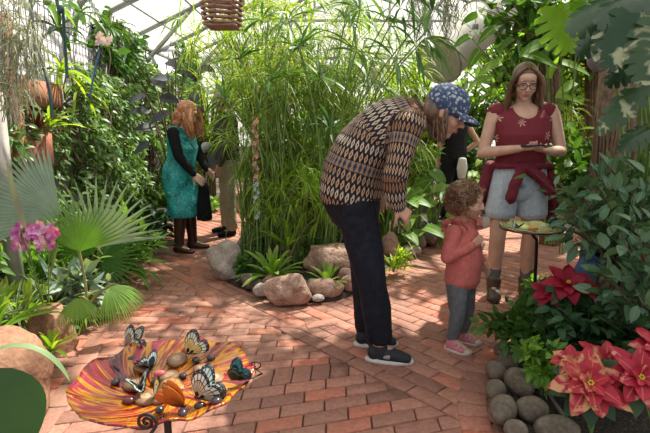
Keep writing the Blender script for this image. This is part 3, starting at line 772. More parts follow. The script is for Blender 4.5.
    for k in (0, 1):
        hp, kn, an = J['hip'][k], J['kn'][k], J['an'][k]
        mb.cap(hp, .062, kn, .042); mb.cap(kn, .042, lerp(kn, an, .3), .041); mb.cap(lerp(kn, an, .3), .041, an + V3(0, 0, .005), .031)
    cloth('leggings', mb, GR, root, .004, 2, wr=.005, wscale=22)
    PK = plain('pink_canvas', (0.62, 0.20, 0.26), 0.8, 0.15, 60); RUB = plain('cream_rubber', (0.52, 0.45, 0.38), 0.6, 0.1, 30)
    for k in (0, 1):
        an, ff = J['an'][k], J['ff'][k]; sd = V3(-ff[1], ff[0], 0)
        mb = MB(); mb.loft([(an + V3(0, 0, -.005), .030, .034), (an + V3(0, 0, -.035), .030, .034)], sd, 16)
        mb.loft([(an - ff * .02 + V3(0, 0, -.042), .028, .024), (an + ff * .03 + V3(0, 0, -.038), .032, .026), (an + ff * .07 + V3(0, 0, -.047), .033, .018)], sd, 16)
        so = cloth('shoe', mb, PK, root, .0035, 2)
        r_ = MB(); o_ = an + V3(0, 0, -an[2]); pts = []
        for a in np.linspace(0, 2 * np.pi, 24, endpoint=False):
            f_ = .030 + .078 * math.cos(a); pts.append((f_, .036 * math.sin(a)))
        r_.add([o_ + ff * f_ + sd * w_ + V3(0, 0, z) for z in (.002, .018) for f_, w_ in pts], [(i, (i + 1) % 24, 24 + (i + 1) % 24, 24 + i) for i in range(24)], [(24, 24 + i, 25 + i) for i in range(1, 23)] + [(0, i + 1, i) for i in range(1, 23)])
        r_.ell(o_ + ff * .088 + V3(0, 0, .018), (.024, .027, .018)); r_.build('rubber_sole', RUB, so, True)
        for j in range(2):
            stp = MB(); c = an + ff * (.028 + .024 * j) + V3(0, 0, -.012 - .010 * j)
            stp.tubes([[c + sd * (.034 * math.sin(a)) + V3(0, 0, .012 * math.cos(a) - .008) for a in np.linspace(-1.4, 1.4, 7)]], .0055, 5); stp.build('strap', RUB, so, True)
person_child()

# ---------------- woman bending forward
def person_bending():
    root = thing('person', 'person in a patterned sweater, dark trousers and navy cap bending forward', 'person', (.26, 2.57, 0), R(-4))
    J = dict(ax=V3(0, 1, 0))
    J['torso'] = [(V3(-.09, 0, .84), .14, .11), (V3(-.115, 0, .91), .178, .135), (V3(-.105, 0, 1.0), .165, .13), (V3(-.07, 0, 1.10), .152, .125), (V3(.0, 0, 1.20), .165, .125), (V3(.10, 0, 1.285), .172, .11), (V3(.185, 0, 1.325), .12, .075), (V3(.225, 0, 1.335), .062, .055)]
    J['sh'] = [V3(.155, .175, 1.27), V3(.150, -.175, 1.265)]; J['el'] = [V3(.07, .245, 1.03), V3(.085, -.255, 1.02)]
    J['wr'] = [V3(.03, .21, .90), V3(.105, -.20, .878)]; J['hd'] = [V3(.2, -.1, -.9), V3(.62, .10, -.62)]; J['hn'] = [V3(-.2, -.9, -.1), V3(-.5, .75, -.45)]; J['hs'] = .9
    J['hip'] = [V3(-.10, .09, .87), V3(-.10, -.09, .87)]; J['kn'] = [V3(-.045, .10, .48), V3(-.01, -.10, .48)]; J['an'] = [V3(-.02, .10, .10), V3(.045, -.09, .10)]
    J['ff'] = [U(V3(1, .05, 0)), U(V3(1, -.10, 0))]; J['curl'] = (0.9, 2.1)
    J['neck'] = V3(.215, 0, 1.33); J['head'] = V3(.350, -.03, 1.325); J['hf'] = V3(.86, -.22, -.44); J['hu'] = V3(.46, .0, .88)
    link('body', figure(J, 1.0, 1.05, True, .005), SKIN_WARM, root, True); face_parts(J, root)
    at = J['at']
    # sweater with banded ikat-like pattern
    m, nt, N, L, b = newmat('patterned_knit')
    t = attr(N, 't'); s_ = attr(N, 's')
    warp = mth(N, L, 'MULTIPLY_ADD', nz(N, L, 20, 2), .012, -.006)
    t2 = mth(N, L, 'ADD', t, warp)
    row = mth(N, L, 'MULTIPLY', t2, 1 / .052); ri = mth(N, L, 'FLOOR', row); rf = mth(N, L, 'FRACT', row)
    odd = mth(N, L, 'MULTIPLY', mth(N, L, 'FRACT', mth(N, L, 'MULTIPLY', ri, .5)), 1.0)
    col = mth(N, L, 'ADD', mth(N, L, 'MULTIPLY', s_, 1 / .027), odd); cf = mth(N, L, 'ABSOLUTE', mth(N, L, 'SUBTRACT', mth(N, L, 'FRACT', col), .5))
    hump = mth(N, L, 'ABSOLUTE', mth(N, L, 'SUBTRACT', rf, .5))
    dia = mth(N, L, 'ADD', mth(N, L, 'MULTIPLY', cf, 1.7), hump)         # 0 centre of a motif .. 1.3
    wn_ = N.new('ShaderNodeTexWhiteNoise'); wn_.noise_dimensions = '1D'; L.new(ri, wn_.inputs['W'])
    inner = ramp(N, L, wn_.outputs['Value'], [(0, (0.42, 0.27, 0.17)), (.3, (0.30, 0.15, 0.07)), (.5, (0.50, 0.40, 0.30)), (.68, (0.04, 0.06, 0.09)), (.85, (0.36, 0.23, 0.14))], 'CONSTANT')
    outer = ramp(N, L, wn_.outputs['Value'], [(0, (0.012, 0.012, 0.02)), (.45, (0.02, 0.02, 0.03)), (.68, (0.28, 0.17, 0.10)), (.8, (0.015, 0.015, 0.022))], 'CONSTANT')
    c = mixc(N, L, mth(N, L, 'LESS_THAN', dia, .62), outer, inner)
    c = mixc(N, L, mth(N, L, 'LESS_THAN', dia, .22), c, (0.015, 0.018, 0.035))
    c = mixc(N, L, mth(N, L, 'LESS_THAN', hump, .0), c, c)
    line = mth(N, L, 'GREATER_THAN', hump, .46); c = mixc(N, L, line, c, (0.02, 0.02, 0.03))
    L.new(c, b.inputs['Base Color']); b.inputs['Roughness'].default_value = 0.85; b.inputs['Specular IOR Level'].default_value = 0.2
    mb = MB()
    mb.loft([(V3(-.125, 0, .905), .205, .165), (V3(-.120, 0, .96), .203, .165), (V3(-.105, 0, 1.03), .190, .158), (V3(-.065, 0, 1.12), .180, .155), (V3(.005, 0, 1.21), .186, .150), (V3(.10, 0, 1.285), .192, .132), (V3(.170, 0, 1.322), .140, .095), (V3(.200, 0, 1.335), .085, .07)], J['ax'], 30)
    sp = [J['sh'][k] for k in (0, 1)]
    segs = [(V3(-.125, 0, .88), V3(-.02, 0, 1.2), 0, 1.5), (V3(-.02, 0, 1.2), V3(.22, 0, 1.34), .337, 1.5)]
    for k in (0, 1):
        sh, el, wr = J['sh'][k], J['el'][k], J['wr'][k]
        mb.cap(lerp(sh, J['neck'], .25), .075, sh, .074); mb.cap(sh, .074, lerp(sh, el, .5), .066); mb.cap(lerp(sh, el, .5), .066, el, .058); mb.cap(el, .058, lerp(el, wr, .5), .056); mb.cap(lerp(el, wr, .5), .056, lerp(el, wr, .97), .043)
        segs += [(sh, el, 1.24, .7), (el, wr, 1.24 + float(np.linalg.norm(el - sh)), .7)]
    segs = [(a, b_, o_, r) for a, b_, o_, r in segs]
    fn0 = seguv(segs)
    def fn(me, cs):
        fn0(me, cs)
        a = np.empty(len(cs), np.float32); me.attributes['s'].data.foreach_get('value', a); setattr_f(me, 's', a * .13)
    cloth('patterned_sweater', mb, m, root, .006, 3, fn=fn, wr=.012, wscale=11)
    # trousers
    DK = plain('navy_black_cord', (0.008, 0.010, 0.018), 0.8, 0.4, 30, bumps=0.2, spec=0.25)
    mb = MB(); mb.loft([(V3(-.095, 0, .80), .165, .135), (V3(-.12, 0, .88), .192, .152), (V3(-.115, 0, .98), .178, .142)], J['ax'], 26)
    for k in (0, 1):
        hp, kn, an = J['hip'][k], J['kn'][k], J['an'][k]
        mb.cap(hp, .108, lerp(hp, kn, .45), .094); mb.cap(lerp(hp, kn, .4), .094, kn, .077); mb.cap(kn, .078, lerp(kn, an, .5), .077)
        mb.loft([(lerp(kn, an, .35), .076, .078), (lerp(kn, an, .75), .070, .072), (an + V3(0, 0, .035), .063, .068)], V3(0, 1, 0), 18)
    cloth('trousers', mb, DK, root, .006, 2, wr=.012, wscale=10)
    # shoes
    SH = plain('black_knit_shoe', (0.012, 0.014, 0.02), 0.75, 0.35, 100, bumps=0.3); WS = plain('white_foam_sole', (0.55, 0.54, 0.52), 0.6, 0.1, 30); LC = plain('white_lace', (0.3, 0.3, 0.3), 0.8, 0.1)
    for k in (0, 1):
        an, ff = J['an'][k], J['ff'][k]; sd = V3(-ff[1], ff[0], 0)
        mb = MB(); mb.loft([(an + V3(0, 0, -.012), .042, .046), (an + V3(0, 0, -.045), .042, .052)], sd, 18)
        mb.ell(an - ff * .035 + V3(0, 0, -.045), (.036, .038, .042)); mb.loft([(an + ff * .0 + V3(0, 0, -.045), .040, .042), (an + ff * .06 + V3(0, 0, -.050), .044, .038), (an + ff * .12 + V3(0, 0, -.062), .045, .028), (an + ff * .155 + V3(0, 0, -.068), .038, .020)], sd, 18)
        mb.cap(an - ff * .055 + V3(0, 0, -.01), .010, an - ff * .070 + V3(0, 0, .022), .007)
        so = cloth('trainer', mb, SH, root, .005, 2)
        r_ = MB(); o_ = an + V3(0, 0, -an[2]); n = 28; pts = []
        for a in np.linspace(0, 2 * np.pi, n, endpoint=False):
            f_ = .050 + .133 * math.cos(a); pts.append((f_, .046 * math.sin(a) * (1 if math.cos(a) > 0 else .88), .004 * max(0, math.cos(a)) ** 2))
        r_.add([o_ + ff * f_ * e + sd * w_ * e + V3(0, 0, z + (z_ if z > 0.01 else 0)) for z, e in ((.003, .96), (.012, 1.0), (.024, .98)) for f_, w_, z_ in pts],
               [(j * n + i, j * n + (i + 1) % n, (j + 1) * n + (i + 1) % n, (j + 1) * n + i) for j in range(2) for i in range(n)], [(2 * n, 2 * n + i, 2 * n + i + 1) for i in range(1, n - 1)] + [(0, i + 1, i) for i in range(1, n - 1)])
        r_.build('sole', WS, so, True)
        lc = MB()
        for j in range(4):
            c = an + ff * (.055 + .018 * j) + V3(0, 0, -.010 - .008 * j)
            lc.tubes([[c + sd * (.020 * q) + ff * (.006 * (1 if j % 2 else -1) * q) + V3(0, 0, -.004 * q * q) for q in (-1, 0, 1)]], .0022, 5)
        lc.build('laces', LC, so, True)
        if k == 1:
            pt = MB(); pt.ell(an + ff * .045 - sd * .040 + V3(0, 0, -.050), (.028, .004, .012), Matrix.Rotation(-.1, 3, 'Y')); pt.build('side_patch', LC, so, True)
    # hair
    hm = hairmat('dark_brown_hair', (0.045, 0.022, 0.012), (0.12, 0.06, 0.032), (0.24, 0.13, 0.07))
    st = MB(); paths = []
    for i in range(120):
        sg = -1 if i % 2 else 1; bk = rs(0, 1); K = 8; p = []; ph = rs(0, 6.3); ln = rs(.11, .20)
        c0 = at(.0 - .09 * bk, sg * .078 * (1 - .5 * bk), .03)
        for k in range(K):
            t_ = k / (K - 1); p.append(c0 + V3(0, sg * .012 * math.sin(t_ * 3), -ln * t_) + V3(-.012 * t_, 0, 0) + V3(math.cos(ph + 8 * t_), math.sin(ph + 8 * t_), 0) * .008 * t_)
        paths.append(p)
    st.tubes(paths, [.006, .009, .010, .009, .008, .006, .004, .0015], 5)
    hair_shell(J, root, hm, 1.0, [((-.03, 0, .035), (.098, .086, .090)), ((-.06, 0, -.03), (.062, .082, .075))], strands=st)
    # cap
    m, nt, N, L, b = newmat('navy_floral_cotton')
    vo = N.new('ShaderNodeTexVoronoi'); vo.inputs['Scale'].default_value = 42; tc = N.new('ShaderNodeTexCoord'); L.new(tc.outputs['Object'], vo.inputs['Vector'])
    c = ramp(N, L, vo.outputs['Distance'], [(0, (0.55, 0.40, 0.16)), (.13, (0.30, 0.36, 0.42)), (.34, (0.035, 0.055, 0.13))], 'CONSTANT')
    c = mixc(N, L, ramp(N, L, nz(N, L, 60, 2), [(.58, (0, 0, 0)), (.60, (1, 1, 1))]), c, (0.16, 0.20, 0.25))
    L.new(c, b.inputs['Base Color']); b.inputs['Roughness'].default_value = 0.85
    mb = MB(); M = J['M']; mb.ell(at(-.012, 0, .055), (.112, .094, .088), M, 24); mb.loft([(at(-.012, 0, .028), .098, .114), (at(-.012, 0, .06), .096, .112)], np.array(M.col[1]), 24)
    cp = cloth('cap', mb, m, root, .006, 2)
    br = MB(); n = 17; rows = []
    for e, dz in ((0, 0), (.35, .004), (.7, .0), (1, -.012)):
        for a in np.linspace(-1.25, 1.25, n):
            f_ = .012 + (.085 + .085 * e) * math.cos(a * .92); l_ = (.084 + .004 * e) * math.sin(a * 1.15) ; rows.append((f_, l_, .030 + dz - .016 * (l_ / .09) ** 2 * (1 + e)))
    Vv = [at(f_, l_, u_ + z) for z in (0, .004) for f_, l_, u_ in rows]; q = []; o2 = 4 * n
    for r_ in range(3):
        for i in range(n - 1): q += [(r_ * n + i, r_ * n + i + 1, (r_ + 1) * n + i + 1, (r_ + 1) * n + i)]; q += [tuple(o2 + x for x in reversed(q[-1]))]
    for i in range(n - 1): q.append((3 * n + i, 3 * n + i + 1, o2 + 3 * n + i + 1, o2 + 3 * n + i))
    br.add(Vv, q); br.build('brim', m, cp, True)
    bt = MB(); bt.ell(at(-.012, 0, .144), (.007, .007, .004), M, 10); bt.build('button', m, cp, True)
person_bending()

# ---------------- woman in the teal dress
def person_teal():
    root = thing('person', 'red haired person in a teal patterned dress, black sleeves and brown boots', 'person', (-1.43, 4.93, 0), R(-12))
    J = dict(ax=V3(0, 1, 0))
    J['torso'] = [(V3(-.02, 0, .74), .13, .10), (V3(-.03, 0, .82), .165, .12), (V3(-.01, 0, .92), .145, .11), (V3(.0, 0, 1.04), .15, .115), (V3(-.01, 0, 1.15), .16, .10), (V3(-.01, 0, 1.22), .11, .07), (V3(0, 0, 1.26), .055, .05)]
    J['sh'] = [V3(-.01, .165, 1.20), V3(0, -.165, 1.20)]; J['el'] = [V3(.08, .20, .98), V3(.075, -.205, .98)]
    J['wr'] = [V3(.20, .12, .84), V3(.195, -.15, .81)]; J['hd'] = [V3(.6, 0, -.6), V3(.7, 0, -.6)]; J['hn'] = [V3(-.3, -1, -.3), V3(-.3, 1, -.3)]
    J['hip'] = [V3(-.02, .085, .78), V3(-.02, -.085, .78)]; J['kn'] = [V3(0, .09, .43), V3(0, -.09, .43)]; J['an'] = [V3(.02, .10, .09), V3(-.03, -.10, .09)]
    J['ff'] = [U(V3(1, .2, 0)), U(V3(1, -.1, 0))]
    J['neck'] = V3(.01, 0, 1.25); J['head'] = V3(.085, -.01, 1.385); J['hf'] = V3(.85, 0, -.5); J['hu'] = V3(.45, 0, .9)
    link('body', figure(J, .92, 1.0, True, .006, head=.95), SKIN_FAIR, root, True); face_parts(J, root, .95)
    at = J['at']; hm = hairmat('copper_hair', (0.20, 0.065, 0.022), (0.42, 0.17, 0.07), (0.68, 0.36, 0.18)); st = MB(); paths = []
    for i in range(130):
        sg = -1 if i % 2 else 1; bk = rs(-.2, 1); K = 8; p = []; ph = rs(0, 6.3); ln = rs(.20, .30)
        c0 = at(.05 - .12 * bk, sg * .07 * (1 - .5 * max(0, bk)), .085)
        for k in range(K):
            t_ = k / (K - 1); p.append(c0 + V3(.01 * t_, sg * .04 * math.sin(t_ * 2.6), -ln * t_) + V3(math.cos(ph + 8 * t_), math.sin(ph + 8 * t_), 0) * .008 * t_)
        paths.append(p)
    st.tubes(paths, [.008, .012, .013, .013, .012, .010, .007, .002], 5)
    hair_shell(J, root, hm, .95, [((-.025, 0, .035), (.108, .096, .100)), ((-.055, 0, -.05), (.075, .095, .10)), ((-.04, 0, -.13), (.06, .09, .07))], strands=st)
    m, nt, N, L, b = newmat('teal_botanical_print')
    a_ = nz(N, L, 22, 2, dist=1.5); k_ = mth(N, L, 'ABSOLUTE', mth(N, L, 'SUBTRACT', a_, .5))
    L.new(mixc(N, L, mth(N, L, 'LESS_THAN', k_, .018), ramp(N, L, nz(N, L, 9, 2), [(.4, (0.0, 0.17, 0.20)), (.6, (0.0, 0.33, 0.36))]), (0.16, 0.50, 0.42)), b.inputs['Base Color']); b.inputs['Roughness'].default_value = 0.6
    mb = MB(); mb.loft([(V3(.0, 0, .40), .205, .175), (V3(-.005, 0, .5), .198, .168), (V3(-.03, 0, .72), .195, .155), (V3(-.03, 0, .84), .185, .145), (V3(-.01, 0, .94), .165, .135), (V3(.01, 0, 1.05), .168, .138), (V3(-.005, 0, 1.15), .175, .115), (V3(-.005, 0, 1.215), .135, .085)], J['ax'], 28)
    for k in (0, 1): mb.cap(lerp(J['sh'][k], J['neck'], .4), .05, J['sh'][k] + V3(0, 0, .005), .052)
    cloth('dress', mb, m, root, .008, 2, wr=.03, wscale=7, cut=lambda p: p.z < .375)
    BK = plain('black_jersey', (0.008, 0.008, 0.011), 0.85, 0.3, 30, spec=0.2)
    for k in (0, 1):
        sh, el, wr = J['sh'][k], J['el'][k], J['wr'][k]; mb = MB()
        mb.cap(lerp(sh, J['neck'], .1), .056, sh, .058); mb.cap(sh, .058, el, .047); mb.cap(el, .047, wr, .034); cloth('sleeve', mb, BK, root, .007, 2, wr=.006)
    BT = plain('brown_tall_boot', (0.045, 0.018, 0.012), 0.35, 0.3, 20)
    for k in (0, 1):
        kn, an, ff = J['kn'][k], J['an'][k], J['ff'][k]; sd = V3(-ff[1], ff[0], 0); mb = MB()
        mb.loft([(lerp(kn, an, .1), .062, .064), (lerp(kn, an, .4), .060, .062), (lerp(kn, an, .85), .046, .05), (an + V3(0, 0, -.04), .045, .055)], sd, 18)
        mb.ell(an - ff * .03 + V3(0, 0, -.05), (.038, .038, .04)); mb.loft([(an + V3(0, 0, -.045), .04, .04), (an + ff * .08 + V3(0, 0, -.06), .042, .030), (an + ff * .16 + V3(0, 0, -.068), .03, .020)], sd, 16)
        cloth('tall_boot', mb, BT, root, .006, 2)
    # the coat over her hand
    mb = MB(); Mx = root.matrix_basis
    def wv(*p): return np.array(Mx @ Vector(p))
    mb.loft([(wv(.25, -.06, .72), .04, .03), (wv(.25, -.06, .66), .06, .045), (wv(.245, -.05, .55), .068, .05), (wv(.24, -.05, .42), .075, .055), (wv(.24, -.05, .36), .078, .05)], V3(1, 0, 0), 20)
    me = melt(mb, 'coat', .008, 2); cs = cos_of(me)
    d = np.array([noise.noise(Vector((q[0] * 22, q[1] * 22, q[2] * 2))) for q in cs]); cs[:, 0] += d * .02; cs[:, 1] += d * .03; me.vertices.foreach_set('co', cs.ravel())
    tag(link('coat', me, BK), 'black coat hanging from the hand of the woman in teal', 'coat')
person_teal()

def standing(name, label, loc, rz, mats, fn_extra=None, arms=None, sc=1.0):
    """half hidden visitors"""
    root = thing('person', label, 'person', loc, rz)
    J = dict(ax=V3(0, 1, 0)); q = sc
    J['torso'] = [(V3(0, 0, .84) * q, .14, .10), (V3(-.01, 0, .92) * q, .17, .12), (V3(0, 0, 1.05) * q, .15, .115), (V3(.01, 0, 1.2) * q, .17, .125), (V3(0, 0, 1.32) * q, .18, .11), (V3(-.01, 0, 1.4) * q, .12, .075), (V3(0, 0, 1.44) * q, .06, .055)]
    J['sh'] = [V3(0, .19, 1.37) * q, V3(0, -.19, 1.37) * q]
    a = arms or [(V3(.02, .25, 1.08), V3(.12, .22, .86)), (V3(.02, -.25, 1.08), V3(.12, -.22, .86))]
    J['el'] = [a[0][0] * q, a[1][0] * q]; J['wr'] = [a[0][1] * q, a[1][1] * q]; J['hd'] = [V3(.2, -.2, -1), V3(.2, .2, -1)]; J['hn'] = [V3(0, -1, 0), V3(0, 1, 0)]
    J['hip'] = [V3(0, .09, .88) * q, V3(0, -.09, .88) * q]; J['kn'] = [V3(.02, .10, .49) * q, V3(.02, -.10, .49) * q]; J['an'] = [V3(0, .11, .10), V3(.03, -.11, .10)]
    J['ff'] = [U(V3(1, .2, 0)), U(V3(1, -.2, 0))]; J['neck'] = V3(0, 0, 1.42) * q; J['head'] = V3(.04, 0, 1.57) * q; J['hf'] = V3(.95, 0, -.3); J['hu'] = V3(.3, 0, .95)
    link('body', figure(J, .97, 1.0, True, .007), SKIN_FAIR, root, True); face_parts(J, root)
    hair_shell(J, root, mats['hair'], 1.0, [((-.03, 0, .035), (.102, .090, .096)), ((-.055, 0, -.04), (.07, .088, .08))])
    mb = MB(); mb.loft([(V3(0, 0, .90) * q, .19, .14), (V3(0, 0, 1.05) * q, .175, .135), (V3(.01, 0, 1.2) * q, .19, .145), (V3(0, 0, 1.33) * q, .2, .125), (V3(-.01, 0, 1.4) * q, .13, .085)], J['ax'], 24)
    if mats.get('sleeves', True):
        for k in (0, 1):
            mb.cap(J['sh'][k], .065, J['el'][k], .055); mb.cap(J['el'][k], .055, J['wr'][k], .04)
    cloth('top', mb, mats['top'], root, .008, 2, wr=.015)
    mb = MB(); mb.loft([(V3(0, 0, .82) * q, .165, .125), (V3(0, 0, .95) * q, .18, .135)], J['ax'], 22)
    for k in (0, 1):
        hp, kn, an = J['hip'][k], J['kn'][k], J['an'][k]; mb.cap(hp, .10, kn, .075); mb.cap(kn, .075, an + V3(0, 0, .02), .062)
    cloth('trousers', mb, mats['legs'], root, .008, 2, wr=.015)
    for k in (0, 1):
        an, ff = J['an'][k], J['ff'][k]; sd = V3(-ff[1], ff[0], 0); mb = MB(); mb.loft([(an + V3(0, 0, .0), .045, .05), (an + V3(0, 0, -.045), .045, .055)], sd, 16)
        mb.loft([(an - ff * .03 + V3(0, 0, -.055), .04, .04), (an + ff * .08 + V3(0, 0, -.058), .045, .036), (an + ff * .16 + V3(0, 0, -.068), .035, .026)], sd, 16); cloth('shoe', mb, mats['shoe'], root, .007, 2)
    return root, J
BK2 = plain('black_ribbed_top', (0.012, 0.012, 0.016), 0.8, 0.3, 30, spec=0.2); KH = plain('khaki_twill', (0.34, 0.29, 0.21), 0.85, 0.15, 20); OL = plain('dark_olive_jacket', (0.05, 0.045, 0.035), 0.85, 0.3, 12)
GRH = hairmat('grey_hair', (0.2, 0.18, 0.16), (0.35, 0.32, 0.28), (0.5, 0.47, 0.42))
standing('person', 'person in khaki trousers and dark jacket half hidden behind the tall sedge', (-1.13, 5.72, 0), R(200), dict(hair=GRH, top=OL, legs=KH, shoe=BK2))
r_, J_ = standing('person', 'person in black far behind with one hand on the hip', (1.70, 6.5, 0), R(120), dict(hair=GRH, top=BK2, legs=BK2, shoe=BK2, sleeves=False),
         arms=[(V3(.02, .25, 1.08), V3(.10, .2, .86)), (V3(-.08, -.36, 1.11), V3(.03, -.19, .95))], sc=.96)
# ================================================================== PLANTS
L_YG = leafmat('leaf_yellow_green', [(0.18, 0.32, 0.03), (0.28, 0.45, 0.05), (0.40, 0.50, 0.09)], 0.58)
L_BR = leafmat('leaf_bright_green', [(0.09, 0.22, 0.03), (0.16, 0.34, 0.05), (0.24, 0.42, 0.08)], 0.45, rib=((0.30, 0.45, 0.15), 0.12))
L_MD = leafmat('leaf_mid_green', [(0.04, 0.11, 0.022), (0.07, 0.18, 0.035), (0.12, 0.24, 0.06)], 0.32)
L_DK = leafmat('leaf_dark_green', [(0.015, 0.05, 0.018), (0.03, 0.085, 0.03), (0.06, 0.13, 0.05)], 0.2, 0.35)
L_BL = leafmat('leaf_blue_green', [(0.04, 0.10, 0.06), (0.075, 0.16, 0.085), (0.13, 0.22, 0.12)], 0.22, 0.38, rib=((0.16, 0.24, 0.14), 0.08))
L_GY = leafmat('leaf_silver_grey', [(0.22, 0.24, 0.18), (0.36, 0.38, 0.30), (0.52, 0.53, 0.46)], 0.2, 0.7)
L_PU = leafmat('leaf_dark_purple', [(0.008, 0.009, 0.012), (0.02, 0.02, 0.026), (0.10, 0.11, 0.13)], 0.05, 0.4)
L_VW = leafmat('leaf_vine', [(0.05, 0.12, 0.03), (0.09, 0.20, 0.045), (0.16, 0.28, 0.08), (0.30, 0.38, 0.20)], 0.3, 0.35, rib=((0.2, 0.3, 0.12), 0.1))
L_SG = leafmat('leaf_sedge', [(0.10, 0.22, 0.03), (0.20, 0.34, 0.06), (0.34, 0.43, 0.14), (0.48, 0.45, 0.26)], 0.42, 0.45)
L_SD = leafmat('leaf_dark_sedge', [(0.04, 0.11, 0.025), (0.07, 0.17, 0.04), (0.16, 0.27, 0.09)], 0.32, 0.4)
L_BM = leafmat('leaf_bromeliad', [(0.14, 0.30, 0.04), (0.24, 0.42, 0.07)], 0.42, 0.35, tip=((0.30, 0.34, 0.10), .7, 1.0))
L_RB = leafmat('leaf_red_bromeliad', [(0.10, 0.015, 0.025), (0.16, 0.03, 0.03), (0.07, 0.09, 0.03)], 0.25, 0.3)
L_FP = leafmat('leaf_fan_palm', [(0.11, 0.26, 0.03), (0.15, 0.33, 0.05)], 0.38, 0.35)
L_WP = leafmat('leaf_silver_palm', [(0.22, 0.32, 0.26), (0.33, 0.42, 0.34)], 0.25, 0.45)
L_VG = leafmat('leaf_cream_edged', [(0.07, 0.16, 0.05), (0.13, 0.24, 0.09)], 0.3, 0.5, edge=((0.45, 0.48, 0.30), 0.62, 0.1))
L_MO = leafmat('leaf_split', [(0.014, 0.04, 0.02), (0.03, 0.07, 0.03)], 0.12, 0.3, spec=.4)
L_MOV = leafmat('leaf_split_cream_marbled', [(0.02, 0.055, 0.025), (0.045, 0.085, 0.04)], 0.15, 0.35, spots=((0.32, 0.34, 0.22), 12, 0.58))
L_MOY = leafmat('leaf_split_bright', [(0.12, 0.30, 0.03), (0.2, 0.4, 0.05)], 0.55, 0.35)
STEM_G = plain('stem_green', (0.14, 0.24, 0.06), 0.6, 0.3, 12); STEM_Y = plain('stem_pale', (0.28, 0.32, 0.12), 0.6, 0.3, 12)
STEM_B = plain('stem_brown', (0.13, 0.085, 0.05), 0.85, 0.35, 18, bumps=0.5); BARK = plain('fibrous_bark', (0.20, 0.145, 0.10), 0.95, 0.55, 26, bumps=1.0)
PINKF = leafmat('petal_pink', [(0.42, 0.08, 0.36), (0.56, 0.18, 0.50), (0.66, 0.38, 0.60)], 0.3, 0.6)
LILACF = leafmat('petal_lilac', [(0.55, 0.40, 0.58), (0.70, 0.56, 0.70)], 0.3, 0.6)
REDF = leafmat('bract_red', [(0.20, 0.004, 0.02), (0.30, 0.008, 0.03), (0.36, 0.03, 0.06)], 0.2, 0.5, rib=((0.20, 0.01, 0.03), 0.06))
MARF = leafmat('bract_marbled', [(0.36, 0.018, 0.04), (0.46, 0.03, 0.05)], 0.18, 0.5, rib=((0.5, 0.12, 0.09), 0.08), spots=((0.55, 0.27, 0.14), 15, 0.575))
MARF2 = leafmat('bract_pink_red', [(0.34, 0.012, 0.035), (0.44, 0.025, 0.05)], 0.2, 0.5, rib=((0.5, 0.12, 0.12), 0.08), spots=((0.62, 0.22, 0.18), 22, 0.62))
YELF = plain('flower_yellow', (0.55, 0.40, 0.03), 0.6, 0.2, 30)

def A(*v): return np.array(v, float)
def npv(v): return np.array([v[0], v[1], v[2]], float)
def bez(p0, p1, p2, K=7):
    t = np.linspace(0, 1, K)[:, None]; return (1 - t) ** 2 * p0 + 2 * t * (1 - t) * p1 + t * t * p2

def bush(name, label, cat, base, c, rad, nb, nl, L, W, mat, prof='ovate', smat=STEM_B, droop=0.5, seg=4, srad=0.012, group=None, cluster=0.0, up=0.15, fold=.12, root=None):
    """branches fan out of the base; leaves sit along and at the ends of them"""
    base = npv(base); c = npv(c); rad = np.asarray(rad, float)
    r = root or thing(name, label, cat, base, 0, group)
    d = U(RNG.normal(0, 1, (nb, 3))); ends = c + d * rad * RNG.uniform(.35, 1.0, (nb, 1))
    ends[:, 2] = np.maximum(ends[:, 2], 0.07)
    P_ = np.stack([bez(base + RNG.normal(0, .02, 3) * A(1, 1, 0), base * .5 + c * .5 + (e - c) * .1 + A(0, 0, .2 * (e[2] - base[2])), e, 8) for e in ends])
    st = MB(); st.tubes(P_, np.linspace(srad, srad * .25, 8), 5); st.build('stems', smat, r)
    tt = RNG.uniform(.45, 1, (nb, nl)) ** .8 * 7; i = np.clip(tt.astype(int), 0, 6); f_ = tt - i
    bi = np.arange(nb)[:, None]; pts = P_[bi, i] * (1 - f_[..., None]) + P_[bi, i + 1] * f_[..., None]
    dr = U(P_[bi, i + 1] - P_[bi, i]); D = dr * .5 + U(RNG.normal(0, 1, (nb, nl, 3))) * .9 + A(0, 0, up)
    pts = pts + U(D) * (RNG.uniform(0, 1, (nb, nl, 1)) * rad.mean() * .22)
    s = RNG.uniform(.65, 1.2, nb * nl)
    fo = MB(); fo.leaves(pts.reshape(-1, 3), D.reshape(-1, 3), L * s, W * s, prof, seg, droop, fold, .5); fo.build('foliage', mat, r)
    return r
def rosette(name, label, cat, base, n, L, W, mat, e0=20, e1=80, droop=1.0, prof='strap', seg=8, fold=.22, group=None, root=None, roll=.1, part='foliage', az=(0, 360), trunk=0):
    base = npv(base); r = root or thing(name, label, cat, base, 0, group)
    az_ = np.radians(np.linspace(az[0], az[1], n, endpoint=False) * 1.0 + RNG.uniform(-12, 12, n)); k = RNG.permutation(n) / max(1, n - 1)
    e = np.radians(e0 + (e1 - e0) * k + RNG.uniform(-5, 5, n)); D = np.stack([np.cos(az_) * np.cos(e), np.sin(az_) * np.cos(e), np.sin(e)], -1)
    s = RNG.uniform(.75, 1.1, n) * (1 - .25 * k)
    fo = MB(); fo.leaves(base + A(0, 0, trunk) + D * .012, D, L * s, W * RNG.uniform(.85, 1.1, n), prof, seg, droop, fold, roll); fo.build(part, mat, r)
    if trunk: st = MB(); st.tubes([bez(base + A(0, 0, -.02), base + A(0, 0, trunk * .5), base + A(0, 0, trunk + .02))], .012 + W * .2, 7); st.build('stem', STEM_B, r)
    else: st = MB(); st.ell(base + A(0, 0, .015), (W * .6, W * .6, .03)); st.build('crown', STEM_G, r)
    return r
